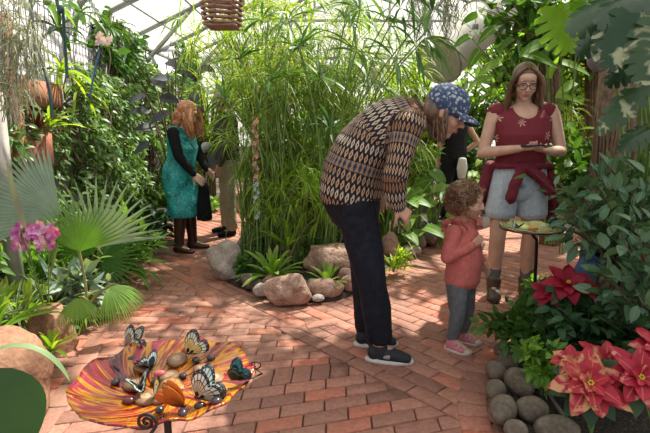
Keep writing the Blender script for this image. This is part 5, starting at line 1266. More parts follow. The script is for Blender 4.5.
rosette('bromeliad', 'bromeliad with yellow green rosette above the big left boulder', 'plant', (-1.66, 2.33, .06), 20, .34, .034, L_BM, 25, 80, .9, trunk=.16)
rosette('strap_leaved_plant', 'bushy clump of long cream edged strap leaves rising behind the big left boulder', 'plant', (-1.86, 2.28, .06), 34, .46, .034, L_VG, 25, 82, 1.1, trunk=.08)
rosette('strap_leaved_plant', 'glossy pale green strap leaves between the pink orchids and the tan rounded boulder', 'plant', (-1.75, 2.75, .06), 26, .34, .034, L_YG, 20, 78, 1.1, trunk=.06)
bush('ground_plant', 'mixed low greenery filling the left bed below the silver fan palm', 'plant', (-1.95, 3.1, .06), P(40, 258, 3.3), (.5, .3, .12), 40, 12, .12, .03, L_BR, 'lance', srad=.004, smat=STEM_G)
bush('ground_plant', 'silvery leaved low plant around the fan palm stalks', 'plant', (-1.6, 3.1, .06), P(75, 285, 3.0), (.22, .2, .12), 20, 9, .13, .05, L_WP, 'ovate', srad=.004, smat=STEM_G)
bush('ground_plant', 'leafy greenery between the fan palms and the path bend', 'plant', (-1.8, 4.0, .06), P(118, 238, 3.9), (.35, .3, .2), 40, 12, .16, .04, L_BR, 'lance', srad=.004, smat=STEM_G)
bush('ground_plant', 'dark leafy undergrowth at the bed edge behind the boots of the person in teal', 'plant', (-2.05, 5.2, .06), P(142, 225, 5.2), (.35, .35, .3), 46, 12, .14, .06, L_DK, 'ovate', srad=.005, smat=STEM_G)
bush('ground_plant', 'low plant beside the path beyond the person in teal', 'plant', (-1.95, 7.2, .06), P(205, 208, 7.4), (.3, .3, .2), 24, 12, .14, .06, L_BR, 'ovate', srad=.005, smat=STEM_G)
# aloe-like tall leaf, orchids
it = [(P(24, 228, 2.6), A(-.15, .0, 1), A(0, -1, 0), .36, .05)]
bigleaf_plant('aloe', 'tall single grey spotted upright leaf at the left edge behind the silver fan palm', P(28, 262, 2.65), it, L_GY, 'blade', droop=.0)
def flower(mb, c, nrm, r, n=5):
    nrm = U(npv(nrm)); a = U(np.cross(nrm, A(.2, .3, 1))); b_ = np.cross(nrm, a); th = np.arange(n) * 2 * np.pi / n + rs(0, 1); D = np.outer(np.cos(th), a) + np.outer(np.sin(th), b_) + nrm * .2
    mb.leaves(npv(c) + D * .002, D, r, r * .8, 'round', 4, .2, .1, .1, None, up=nrm)
def orchid(label, base, pts, mat, rr, group=None):
    r = thing('orchid', label, 'orchid', base); st = MB()
    for k in range(3): st.tubes([bez(npv(base), npv(base) + A(0, 0, .15), npv(pts[int(k * (len(pts) - 1) / 2)]), 8)], .004, 5)
    st.build('stems', STEM_G, r)
    for p in pts:
        f_ = MB(); flower(f_, p, A(rs(-.4, .5), -1, rs(0, .5)), rr * rs(.85, 1.1)); f_.build('flower', mat, r)
    fo = MB(); n = 7; th = np.linspace(0, 6.28, n); fo.leaves(np.repeat(npv(base)[None], n, 0), np.stack([np.cos(th), np.sin(th), 0 * th + .5], -1), .2, .05, 'strap', 6, .8, .15, .1); fo.build('foliage', L_MD, r); return r
pts = [P(18 + 11 * (k % 4) + rs(-3, 3), 226 + 5 * (k // 4) + rs(-2, 2), 2.62 + rs(-.06, .06)) for k in range(20)] + [P(48 + rs(0, 8), 234 + rs(-3, 4), 2.6) for k in range(6)]
orchid('cluster of magenta pink orchids in the left bed under the silver fan palm', (-1.62, 2.72, .06), pts, PINKF, .032)
pts = [P(98 + rs(0, 12), 34 + rs(0, 9), 3.9 + rs(-.1, .1)) for k in range(10)]
orchid('pale lilac orchid spray high on the left wall', P(90, 48, 4.0), pts, LILACF, .03)
pts = [P(358 + 20 * rs(0, 1), 62 + 22 * rs(0, 1), 6.3) for k in range(26)]
orchid('pink orchid blossoms seen through the sedge left of the navy cap', (.6, 6.4, .05), pts, LILACF, .05)
# tall plants hanging on the left wall
def wp(px, py, off=.15):
    d = ray(px, py); o = Vector((0, 0, CAMH)); t = (WA + WN * off - o).dot(WN) / d.dot(WN); return o + d * t
for lab, px, py, n, L, W, mt, pf, dr in [
    ('yellow green strap leaved plant growing over the end of the upper wooden planter', 62, 72, 22, .34, .035, L_YG, 'strap', 1.5),
    ('long drooping bromeliad leaves hanging right of the wooden planters', 78, 92, 20, .40, .024, L_YG, 'strap', 2.0),
    ('dark leaved hanging plant in front of the wire grid', 58, 30, 12, .30, .06, L_DK, 'ovate', 1.2),
    ('green strap leaved orchid plant hanging below the roof edge at upper left', 80, 14, 14, .36, .045, L_MD, 'strap', 1.6),
    ('tuft of strap leaves hanging at the top left beside the wire grid', 47, 4, 8, .26, .05, L_BM, 'ovate', 1.5),
    ('green hanging plant above the lilac orchid', 108, 28, 18, .40, .04, L_MD, 'strap', 1.4),
    ('narrow leaved hanging plant under the sloping roof strut', 128, 55, 18, .42, .04, L_DK, 'strap', 1.3)]:
    rosette('hanging_plant', lab, 'plant', wp(px, py, .3), n, L, W, mt, -20, 70, dr, pf)
rosette('bromeliad', 'dark red bromeliad in the lower wooden planter', 'plant', wp(37, 131, .30), 26, .22, .03, L_RB, 0, 70, .7)
rosette('bromeliad', 'green leaved bromeliad beside the dark red one in the lower planter', 'plant', wp(50, 128, .30), 18, .26, .03, L_YG, 10, 75, .8)
vine('broad leaved climber hanging from the roof edge above the left vine wall', 3.3, 5.6, 2.0, 2.7, .25, 800, L_MD, .15, .075, droop=.9, prof='ovate', seed=20)
# silver curly air plants
for lab, px, py, rx, rz, n in [('mass of curly silver air plants hanging in the top left corner', 10, 32, .17, .26, 230), ('curly silver air plants trailing down the left edge', 8, 85, .15, .20, 220), ('thinner silver air plant tangle in front of the wire grid', 30, 45, .10, .18, 90)]:
    c = npv(P(px, py, 2.75)); r = thing('air_plant', lab, 'air plant', c + A(0, 0, -rz)); B_ = c + U(RNG.normal(0, 1, (n, 3))) * A(rx, .14, rz) * RNG.uniform(.2, 1, (n, 1))
    fo = MB(); fo.leaves(B_, RNG.normal(0, .7, (n, 3)) + A(0, -.1, .3), RNG.uniform(.09, .18, n), .010, 'blade', 9, 3.4, .2, .6); fo.build('foliage', L_GY, r)
    st = MB(); st.tubes([bez(c + A(rs(-.1, .1), 0, rz * 1.3), c + A(rs(-.1, .1), .02, 0), c + A(rs(-.2, .2) * rx / .3, 0, -rz), 8) for _ in range(6)], .003, 4); st.build('stems', L_GY, r)
# hanging moss strands centre
c = P(438, 2, 4.6); r = thing('hanging_moss', 'grey threads of moss hanging in front of the round duct', 'moss', c); pp = []
for k in range(110):
    x, y = rs(-.28, .28), rs(-.1, .1); l = rs(.2, .6) * (1 - abs(x)); z0 = rs(.0, .35); pp.append([npv(c) + A(x + .02 * math.sin(j * 1.7 + k), y + .02 * math.cos(j * 1.3 + k), z0 - l * j / 9) for j in range(10)])
m_ = MB(); m_.tubes(pp, .0035, 3); m_.build('strands', L_GY, r)
# strap foreground leaf and dark broad leaf at left edge
it = [(P(-6, 352, 1.25), A(.75, .15, .35), A(-.2, -.1, 1), .245, .028)]
bigleaf_plant('agave', 'single long grey green strap leaf arching over the big left boulder', (-1.0, 1.35, .06), it, leafmat('leaf_strap_grey', [(0.16, 0.26, 0.13), (0.2, 0.3, 0.15)], .25), 'strap', r0=.01, droop=2.4)
it = [(P(-14, 368, 1.1), A(.22, .0, -.95), A(.35, -.75, .45), .26, .20)]
bigleaf_plant('elephant_ear', 'large smooth dark green leaf at the lower left corner', (-.98, 1.25, .06), it, L_DK, 'ovate', r0=.01, droop=.2)
# ================================================================== ROCKS
def rockmat(name, a, b_, c, scale=9, bs=.6):
    m, nt, N, L, b = newmat(name)
    q = ramp(N, L, nz(N, L, scale, 6, dist=.4), [(.3, a), (.5, b_), (.7, c)]); q = mixc(N, L, .5, q, ramp(N, L, nz(N, L, scale * 9, 3), [(.35, (.55, .55, .55)), (.65, (1.25, 1.25, 1.25))]), 'MULTIPLY')
    L.new(q, b.inputs['Base Color']); b.inputs['Roughness'].default_value = .85; bump(N, L, nz(N, L, scale * 4, 6), b, bs, .02); return m
RK_GREY = rockmat('grey_pink_stone', (0.20, 0.16, 0.14), (0.36, 0.31, 0.28), (0.50, 0.46, 0.42))
RK_PINK = rockmat('pink_granite', (0.20, 0.11, 0.085), (0.36, 0.22, 0.17), (0.46, 0.32, 0.26), 14)
RK_TAN = rockmat('tan_boulder', (0.17, 0.075, 0.042), (0.30, 0.15, 0.09), (0.40, 0.24, 0.155), 5, .9)
RK_RIV = rockmat('river_stone', (0.08, 0.062, 0.046), (0.18, 0.145, 0.11), (0.30, 0.26, 0.21), 9, .25)
RK_DRK = rockmat('dark_stone', (0.07, 0.055, 0.045), (0.14, 0.11, 0.09), (0.24, 0.19, 0.16), 10)
def rock(label, c, r, mat, rz=0, seed=0, amp=.18, facet=0, name='rock', tilt=0, sub=4, sq=2.0, group=None, lump=1.6):
    bm = bmesh.new(); bmesh.ops.create_icosphere(bm, subdivisions=sub, radius=1.0)
    rnd_ = random.Random(seed); pl = [(Vector((rnd_.gauss(0, 1), rnd_.gauss(0, 1), rnd_.gauss(0, .7))).normalized(), rnd_.uniform(.55, .85)) for _ in range(facet)]
    M = Matrix.Rotation(rz, 3, 'Z') @ Matrix.Rotation(tilt, 3, 'Y')
    for v in bm.verts:
        p = v.co.copy(); k = (abs(p.x) ** sq + abs(p.y) ** sq + abs(p.z) ** sq) ** (1 / sq); p = p / k
        for n_, d_ in pl:
            h = p.dot(n_)
            if h > d_: p -= n_ * (h - d_) * .9
        nn = noise.noise(p * lump + Vector((seed * 3.1, 0, 0))) + .35 * noise.noise(p * 4.5 + Vector((0, seed * 1.7, 0)))
        p *= 1 + amp * nn; p.z = max(p.z, -.75)
        v.co = M @ Vector((p.x * r[0], p.y * r[1], p.z * r[2])) + Vector(c)
    me = bpy.data.meshes.new(name); bm.to_mesh(me); bm.free()
    o = link(name, me, mat); tag(o, label, 'rock' if name != 'boulder' else 'boulder', group); return o
def onG(px, py, z): g_ = G(px, py, z); return g_
# island edge
rock('pale grey angular boulder with white patch at the left corner of the island', (-.86, 3.98, .15), (.15, .26, .18), RK_GREY, R(35), 3, .10, 14, 'boulder', sq=4, tilt=R(-14))
rock('large flat pinkish boulder lying behind the small upright bromeliad', (.12, 4.02, .14), (.36, .20, .16), RK_PINK, R(-12), 5, .22, 5, 'boulder', tilt=R(8))
rock('round rough pink rock in the middle of the island edge', (-.26, 3.37, .10), (.185, .13, .115), RK_PINK, R(12), 7, .16, 3)
rock('smooth oval tan rock right of the round pink rock', (-.0, 3.50, .075), (.14, .10, .075), RK_PINK, R(-5), 9, .08)
for lab, x, y, r, mt in [('small brown rock touching the right side of the pale angular boulder', -.60, 3.66, (.085, .07, .06), RK_DRK), ('small grey rock left of the round pink rock', -.47, 3.48, (.07, .06, .05), RK_GREY), ('little dark rock wedged left of the round pink rock', -.52, 3.60, (.06, .055, .05), RK_DRK),
    ('small pinkish rock right of the smooth oval tan rock', .19, 3.60, (.085, .07, .065), RK_PINK), ('low rock at the foot of the bending person on the island edge', .30, 3.72, (.09, .08, .05), RK_GREY), ('small flat stone in front of the smooth oval tan rock', -.05, 3.36, (.05, .04, .025), RK_GREY), ('rust brown rock above the smooth oval tan rock', .17, 3.76, (.10, .07, .07), RK_PINK), ('brown rock half hidden by the large bromeliad', -.44, 3.66, (.08, .07, .06), RK_PINK),
    ('pinkish upright rock beside the trouser leg of the bending person', .62, 4.55, (.10, .12, .14), RK_PINK), ('flat grey stone at the path edge under the round leaves', .82, 4.62, (.13, .09, .06), RK_GREY), ('mossy grey stone under the broad round leaved plant', .92, 4.85, (.13, .10, .10), RK_DRK), ('dark rounded stone behind the toddler shoulder', 1.12, 5.12, (.16, .12, .12), RK_DRK), ('far grey stone at the island edge left of the toddler hair', 1.32, 5.5, (.15, .11, .10), RK_GREY)]:
    rock(lab, (x, y, r[2] * .75 + .03), r, mt, rs(0, 3), int(abs(x * 97) + y * 31), .14, 2, sub=3)
# left bed
rock('big reddish tan boulder at the left edge in the foreground', (-1.52, 1.97, .14), (.29, .27, .23), RK_TAN, R(20), 21, .16, 4, 'boulder', sq=2.6)
rock('tan rounded boulder at the bed edge behind the pink bromeliad', (-1.56, 2.62, .10), (.15, .18, .16), RK_TAN, R(-10), 23, .14, 4, 'boulder', sq=2.6)
rock('low tan rock further along the bed edge behind the drooping palm fingers', (-1.68, 3.15, .08), (.14, .2, .11), RK_TAN, R(5), 25, .14, 3)
rock('white speckled rock under the strap leaves by the path bend', (-1.82, 3.9, .07), (.10, .15, .09), RK_GREY, R(5), 27, .14, 3)
# river stones on the right bed edge (px, py of the middle, half sizes)
RS = [('upright oval river stone at the upper left of the ring, largest of the back row', 519, 384, .062, .095, .06, 20), ('small round river stone at the outer edge next to the brick curve', 496, 390, .045, .06, .045, -10), ('long oval river stone standing beside the brick curve', 503, 411, .055, .085, .055, -15),
      ('round grey river stone in the middle of the ring', 532, 411, .068, .060, .055, 0), ('small round river stone at the bottom edge of the photo', 516, 430, .048, .045, .04, 0), ('wide river stone at the bottom edge below the marbled poinsettia', 557, 432, .085, .06, .055, 5),
      ('brown river stone at the back of the ring under the edging plant', 496, 371, .05, .06, .045, 10), ('flat brown river stone behind the upright oval one', 508, 362, .055, .05, .045, 0), ('back river stone nearest the toddler shoes', 503, 350, .05, .05, .04, 20), ('dark river stone tucked under the leaves to the right of the upright oval one', 530, 378, .05, .05, .04, 0)]
for k, (lab, px, py, a, b_, c_, rz) in enumerate(RS):
    g_ = G(px, py, .075); rock(lab, (g_.x, g_.y, .045 + c_ * .7), (a, b_, c_), RK_RIV, R(rz - 15), 40 + k, .07, name='river_stone', sub=3, group='river stones edging the right bed', lump=1.0)
st = MB(); st.tubes([bez(npv(G(538, 372, .1)), npv(G(550, 400, .1)), npv(G(580, 436, .08)), 8)], .008, 6); tag(st.build('drip_hose', plain('grey_hose', (0.16, 0.14, 0.125), .7, .15)), 'thin grey irrigation hose lying between the river stones and the marbled poinsettia', 'hose')

# ================================================================== FEEDER DISH
def dishmat(name, cols, rings):
    m, nt, N, L, b = newmat(name); t = N.new('ShaderNodeTexCoord'); sx = N.new('ShaderNodeSeparateXYZ'); L.new(t.outputs['Object'], sx.inputs[0])
    an = mth(N, L, 'ARCTAN2', sx.outputs[1], sx.outputs[0]); r2 = mth(N, L, 'SQRT', mth(N, L, 'ADD', mth(N, L, 'MULTIPLY', sx.outputs[0], sx.outputs[0]), mth(N, L, 'MULTIPLY', sx.outputs[1], sx.outputs[1])))
    sw = mth(N, L, 'ADD', an, mth(N, L, 'MULTIPLY', r2, 4.0)); cb = N.new('ShaderNodeCombineXYZ'); L.new(mth(N, L, 'MULTIPLY', mth(N, L, 'COSINE', sw), 1.15), cb.inputs[0]); L.new(mth(N, L, 'MULTIPLY', mth(N, L, 'SINE', sw), 1.15), cb.inputs[1]); L.new(mth(N, L, 'MULTIPLY', r2, rings), cb.inputs[2])
    n = N.new('ShaderNodeTexNoise'); n.inputs['Scale'].default_value = 3.4; n.inputs['Detail'].default_value = 3; n.inputs['Distortion'].default_value = 1.4; L.new(cb.outputs[0], n.inputs['Vector'])
    c = ramp(N, L, n.outputs['Fac'], cols); L.new(c, b.inputs['Base Color']); b.inputs['Roughness'].default_value = .12; b.inputs['Coat Weight'].default_value = .35; b.inputs['Coat Roughness'].default_value = .04
    b.inputs['Thin Film Thickness'].default_value = 0; b.inputs['Thin Film IOR'].default_value = 1.6
    bump(N, L, n.outputs['Fac'], b, .5, .01)
    tr = N.new('ShaderNodeBsdfTranslucent'); L.new(c, tr.inputs[0]); mx = N.new('ShaderNodeMixShader'); mx.inputs[0].default_value = .08; L.new(b.outputs[0], mx.inputs[1]); L.new(tr.outputs[0], mx.inputs[2]); L.new(mx.outputs[0], N['Material Output'].inputs[0]); return m
IRON = plain('dark_wrought_iron', (0.06, 0.035, 0.028), .5, .3, 30, metal=.7)
BC = A(-.335, .948, .70); BR = .180
def wob(th, t):
    a = t ** 2; return 1 + .022 * a * np.sin(9 * th + 1.0) + .012 * a * np.sin(17 * th), (.0045 * a * np.sin(9 * th + .3) + .003 * a * np.sin(14 * th))
def bowlz(r, R0=BR, h=.045): return h * (r / R0) ** 2
def dish(label, c, R0, h, mat, wob_, name='glass_dish'):
    m_ = MB(); K = 14; pr = [(R0 * k / K + .0005, h * (k / K) ** 2) for k in range(K + 1)]; m_.lathe((0, 0, 0), pr + [(R0 * k / K + .0005, h * (k / K) ** 2 - .005) for k in range(K, -1, -1)], 96, wob=lambda th, t: wob_(th, 1 - abs(2 * t - 1)))
    me = m_.mesh(name); o = bpy.data.objects.new(name, me); COL.objects.link(o); me.materials.append(mat); me.polygons.foreach_set('use_smooth', [True] * len(me.polygons)); o.location = c
    return tag(o, label, 'dish')
DISH = dishmat('swirled_glass', [(.32, (0.05, 0.003, 0.01)), (.40, (0.22, 0.004, 0.015)), (.46, (0.26, 0.03, 0.005)), (.49, (0.50, 0.24, 0.004)), (.55, (0.42, 0.14, 0.004)), (.585, (0.26, 0.006, 0.012)), (.63, (0.34, 0.008, 0.06)), (.69, (0.50, 0.25, 0.008))], 1.6)
dish('wavy glass dish swirled in yellow, orange and magenta holding butterflies and fruit', BC, BR, .045, DISH, wob)
r_ = thing('feeder_stand', 'dark wrought iron stand with a curled scroll under the butterfly dish', 'stand', (BC[0], BC[1], 0))
m_ = MB(); m_.tubes([[BC + A(0, 0, -.008), A(BC[0], BC[1], .12)]], .008, 8); m_.build('pole', IRON, r_)
m_ = MB(); m_.lathe(BC + A(0, 0, -.008), [(.001, 0), (.06, .0), (.06, -.004), (.001, -.004)], 24); m_.build('support_plate', IRON, r_)
for k in range(3):
    a = k * 2.094 + R(-80); u = A(math.cos(a), math.sin(a), 0); leg = MB(); leg.tubes([bez(A(BC[0], BC[1], .16), A(BC[0], BC[1], .0) + u * .05, A(BC[0], BC[1], .006) + u * .17)], .006, 6); leg.build('leg', IRON, r_)
    if k: continue
    sc = MB(); base = A(BC[0], BC[1], .55); p = [base + u * .010, base + u * .08 + A(0, 0, .02), base + u * .18 + A(0, 0, .10), base + u * .220 + A(0, 0, .19)]
    p = list(catmull(p, 5)); cc = base + u * .205 + A(0, 0, .215)
    for q in np.linspace(-.4, 3.6 * math.pi, 34): rr = .017 * (1 - q / (4.2 * math.pi)); p.append(cc + A(rr * math.cos(q), .002 * q / 11, rr * math.sin(q)))
    sc.tubes([p], .003, 6); sc.build('scroll', IRON, r_)
m_ = MB(); h0 = A(BC[0] + .185, BC[1] + .03, BC[2] + .05); m_.tubes([[h0 + A(.012 * math.cos(q), 0, .008 * math.sin(q)) * (1 - q / 9) for q in np.linspace(-2, 5, 18)]], .0016, 5); m_.tubes([[A(BC[0] + .02, BC[1], BC[2] - .012), A(BC[0] + .12, BC[1] + .02, BC[2] - .002), A(BC[0] + .2, BC[1] + .03, BC[2] + .03), h0 + A(-.004, 0, -.006)]], .002, 5); m_.build('hook', IRON, r_)
def ind(px, py, lift=0.0):
    g_ = G(px, py, BC[2] + .012)
    for _ in range(4): rr = math.hypot(g_.x - BC[0], g_.y - BC[1]); g_ = G(px, py, BC[2] + bowlz(rr) + .0)
    return A(g_.x, g_.y, BC[2] + bowlz(rr) + lift)
PEB = plain('dark_glass_pebble', (0.035, 0.028, 0.038), .18, .4, 30); PEBR = plain('deep_red_pebble', (0.10, 0.015, 0.02), .2, .3, 30)
for k, (px, py, s, w_) in enumerate([(132, 361, 1.1, 'below the striped butterfly at the upper left of the dish'), (116, 384, 1, 'alone near the left rim of the dish'), (196, 362, 1, 'under the yellow and black butterfly'), (211, 360, .95, 'right of the yellow and black butterfly'), (183, 378, .9, 'in the middle of the fruit slices'), (155, 385, .9, 'left of the orange slice'), (129, 403, 1.15, 'reddish, near the scroll at the lower left of the dish'), (183, 415, 1.1, 'near the front rim below the orange butterfly'), (217, 403, 1.2, 'right of the cream and black butterfly'), (200, 408, 1, 'under the cream and black butterfly'), (160, 412, 1, 'near the front rim below the spotted butterfly')]):
    p = ind(px, py); rock('dark glassy pebble ' + w_, (p[0], p[1], p[2] + .0055), (.0115 * s, .009 * s, .0065 * s), PEBR if k == 6 else PEB, rs(0, 3), 80 + k, .08, name='pebble', sub=2, group='pebbles in the swirled dish'); bpy.data.objects[-1] if False else None
# fruit
m, nt, N, L, b = newmat('browned_banana'); t = N.new('ShaderNodeTexCoord'); sx = N.new('ShaderNodeVectorMath'); sx.operation = 'LENGTH'; L.new(t.outputs['Object'], sx.inputs[0])
L.new(mixc(N, L, .4, ramp(N, L, sx.outputs['Value'], [(0, (0.12, 0.06, 0.03)), (.006, (0.34, 0.21, 0.12)), (.012, (0.42, 0.29, 0.18)), (.0155, (0.20, 0.11, 0.06))]), mixc(N, L, nz(N, L, 300, 3), (.5, .45, .4), (1.4, 1.35, 1.3)), 'MULTIPLY'), b.inputs['Base Color']); b.inputs['Roughness'].default_value = .6; BAN = m
for k, (px, py, s, w_) in enumerate([(177, 362, 1.15, 'behind the orange butterfly, furthest back'), (202, 371, 1, 'between the two pebbles at the right'), (214, 381, 1.1, 'nearest the black butterfly at the right rim'), (170, 379, 1.05, 'in the middle of the dish'), (134, 387, 1.1, 'under the black butterfly at the left'), (146, 401, 1.2, 'at the front left beside the scroll'), (142, 371, 1.0, 'beneath the small black and white butterfly'), (160, 401, 1.0, 'under the small spotted butterfly')]):
    p = ind(px, py); m_ = MB(); R_ = .0205 * s; m_.lathe((0, 0, 0), [(.0005, .0095), (R_ * .6, .0100), (R_ * .92, .0085), (R_, .005), (R_ * .97, .0), (R_ * .6, -.001), (.0005, -.001)], 20, wob=lambda th, t: (1 + .06 * np.sin(3 * th + k), .001 * np.sin(2 * th + k)))
    me = m_.mesh('banana_slice'); o = bpy.data.objects.new('banana_slice', me); COL.objects.link(o); me.materials.append(BAN); me.polygons.foreach_set('use_smooth', [True] * len(me.polygons)); o.location = p + A(0, 0, .002); o.rotation_euler = (rs(-.25, .25), rs(-.25, .25), 0); tag(o, 'browned banana slice ' + w_, 'banana slice', 'banana slices in the swirled dish')
ORG = plain('orange_flesh', (0.75, 0.28, 0.05), .35, .3, 200); ORW = plain('orange_pith', (0.75, 0.55, 0.33), .6, .1, 100)
p = ind(171, 391); r_ = thing('orange_slice', 'half round orange slice standing in the middle of the dish', 'orange slice', p)
q_ = Matrix.Rotation(R(-55), 3, 'X')
def tr(pts): return [np.array(q_ @ Vector(v)) + p + A(0, 0, .004) for v in pts]
m_ = MB(); n = 16; th = np.linspace(0, math.pi, n); Rr = .026
pts = [(Rr * math.cos(a), y, Rr * math.sin(a)) for y in (-.004, .004) for a in th]; m_.add(tr(pts), [(i, i + 1, n + i + 1, n + i) for i in range(n - 1)] + [(0, n, 2 * n - 1, n - 1)], [(0, i, i + 1) for i in range(1, n - 1)] + [(n, n + i + 1, n + i) for i in range(1, n - 1)]); m_.build('rind', ORW, r_)
m_ = MB()
for k in range(5):
    a0, a1 = math.pi * k / 5 + .05, math.pi * (k + 1) / 5 - .05
    for y in (-.0046, .0046): m_.add(tr([(.003 * math.cos((a0 + a1) / 2), y, .003), (.022 * math.cos(a0), y, .022 * math.sin(a0)), (.0232 * math.cos((a0 + a1) / 2), y, .0232 * math.sin((a0 + a1) / 2)), (.022 * math.cos(a1), y, .022 * math.sin(a1))]), [(0, 1, 2, 3)])
m_.build('segments', ORG, r_, smooth=False)
rock('small piece of pink fruit behind the orange slice', tuple(ind(160, 377) + A(0, 0, .008)), (.014, .009, .008), plain('pink_fruit', (0.65, 0.12, 0.16), .4, .3, 60), .3, 99, .2, name='fruit_piece', sub=2).update({'category': 'fruit'}) if False else None
o = rock('small piece of pink fruit behind the orange slice', tuple(ind(160, 377) + A(0, 0, .008)), (.014, .009, .008), plain('pink_fruit', (0.65, 0.12, 0.16), .4, .3, 60), .3, 99, .2, name='fruit_piece', sub=2); o['category'] = 'fruit'

# ================================================================== BUTTERFLIES
def wingmat(name, c): return plain(name, c, .55, .25, 60)
WBLK = plain('wing_black', (0.008, 0.008, 0.01), .5, .3, 60); WORG = wingmat('wing_orange', (0.62, 0.20, 0.03)); WYEL = wingmat('wing_yellow', (0.60, 0.42, 0.12)); WCRM = wingmat('wing_cream', (0.55, 0.55, 0.44)); WWHT = wingmat('wing_white', (0.60, 0.68, 0.66)); WBRN = wingmat('wing_brown', (0.35, 0.22, 0.15)); WTEA = wingmat('wing_teal', (0.03, 0.16, 0.17)); WRST = wingmat('wing_rust', (0.50, 0.14, 0.02))
# wing outline in (x along the body forward, y outward), unit length
FORE = [(.08, 0), (.20, .34), (.18, .72), (.04, 1.02), (-.16, 1.18), (-.34, 1.16), (-.44, .98), (-.52, .76), (-.52, .50), (-.28, .18)]
HIND = [(.05, .02), (-.20, .36), (-.44, .62), (-.70, .70), (-.92, .58), (-1.04, .36), (-1.02, .12), (-.80, -.04), (-.40, -.06)]
def butterfly(label, c, s, fwd, open_, mats, lean=0.0, group='butterflies feeding on the swirled dish'):
    """fwd: heading in the ground plane (deg); open_: angle of each wing from upright (deg); lean: roll"""
    r = thing('butterfly', label, 'butterfly', c, R(fwd), group); bd = MB()
    bd.ell((0, 0, .006), (s * .14, s * .045, s * .05), None, 10); bd.ell((-s * .26, 0, .005), (s * .22, s * .032, s * .035), None, 10); bd.ell((s * .17, 0, .007), (s * .045, s * .045, s * .045), None, 10)
    for sg in (-1, 1):
        bd.tubes([[A(s * .2, sg * s * .01, .008), A(s * .38, sg * s * .10, .018), A(s * .46, sg * s * .14, .022)]], .0005, 4)
        for q in (-.06, .02, .10): bd.tubes([[A(s * q, 0, .004), A(s * q * 1.5, sg * s * .12, .006), A(s * q * 2, sg * s * .2, .0)]], .0004, 3)
    bd.build('body', WBLK, r, True); base, cell = mats[0], mats[1]
    for sg in (-1, 1):
        a = R(open_) * sg + R(lean); ca, sa = math.cos(a), math.sin(a)
        for nm, poly, off, sc in (('forewing', FORE, .05, 1.0), ('hindwing', HIND, -.04, .9)):
            def tp_(x, y, e): return A(x * s * sc + off * s, s * sc * y * sa + e * ca * 1.0, .008 + s * sc * y * ca - e * sa)
            w_ = MB(); n = len(poly); cx = sum(q[0] for q in poly) / n; cy = sum(q[1] for q in poly) / n
            V = [tp_(x, y, .0004 * sg * z + .0006 * sg) for z in (-1, 1) for x, y in poly] + [tp_(cx, cy, -.0004 * sg + .0006 * sg), tp_(cx, cy, .0004 * sg + .0006 * sg)]
            w_.add(V, [(i, (i + 1) % n, n + (i + 1) % n, n + i) for i in range(n)], [(2 * n, (i + 1) % n, i) for i in range(n)] + [(2 * n + 1, n + i, n + (i + 1) % n) for i in range(n)])
            # cells between the veins, on both faces
            rt = poly[0]; m2 = [base] + list(mats[1:]); k2 = 0
            for i in range(1, n - 1):
                p1, p2 = poly[i], poly[i + 1]
                for (t0, t1, mi) in ((.22, .60, 1), (.64, .86, 1 if len(mats) < 3 else 2)):
                    q = []
                    for (pp_, other) in ((p1, p2), (p2, p1)):
                        e = .13
                        ex, ey = pp_[0] * (1 - e) + other[0] * e, pp_[1] * (1 - e) + other[1] * e; q.append((ex, ey))
                    pts = [(rt[0] + (q[0][0] - rt[0]) * t0, rt[1] + (q[0][1] - rt[1]) * t0), (rt[0] + (q[0][0] - rt[0]) * t1, rt[1] + (q[0][1] - rt[1]) * t1), (rt[0] + (q[1][0] - rt[0]) * t1, rt[1] + (q[1][1] - rt[1]) * t1), (rt[0] + (q[1][0] - rt[0]) * t0, rt[1] + (q[1][1] - rt[1]) * t0)]
                    for e in (-.0002, .0014): w_.add([tp_(x, y, sg * e) for x, y in pts], [(0, 1, 2, 3)], mi=mi)
                for e in (-.0002, .0014):
                    mx_, my_ = (p1[0] + p2[0]) / 2 * .94 + rt[0] * .06, (p1[1] + p2[1]) / 2 * .94 + rt[1] * .06
                    w_.add([tp_(mx_ + .02 * math.cos(j * 1.257), my_ + .02 * math.sin(j * 1.257), sg * e) for j in range(5)], None, [(0, 1, 2), (0, 2, 3), (0, 3, 4)], mi=len(m2) - 1)
            w_.build(nm, m2, r, True, smooth=False)
    return r
butterfly('striped brown and white butterfly at the upper left rim of the dish', ind(128, 352), .052, 150, 16, [WBLK, WBRN, WCRM], -25)
butterfly('yellow and black veined butterfly with closed wings at the upper right of the fruit', ind(190, 360, .010), .046, 185, 8, [WBLK, WYEL, WCRM], -22)
butterfly('small black and white butterfly left of the pink fruit', ind(150, 375, .008), .036, -20, 42, [WBLK, WBLK, WWHT])
butterfly('black butterfly with white bands standing on the left banana slice', ind(140, 394, .009), .036, 120, 35, [WBLK, WBLK, WWHT], 10)
butterfly('small pale spotted butterfly in front of the orange slice', ind(157, 403, .008), .032, -100, 10, [WBLK, WCRM, WYEL], 8)
butterfly('large cream and black butterfly with upright wings right of the orange one', ind(200, 404, .006), .056, 165, 16, [WBLK, WCRM, WWHT], -8)
butterfly('orange butterfly with closed wings in the front centre of the dish', ind(181, 412, .006), .052, -15, 6, [WRST, WRST, WORG], -22)
butterfly('black butterfly with teal marks at the right side of the dish', ind(234, 384, .004), .038, 175, 24, [WBLK, WBLK, WTEA], 10)

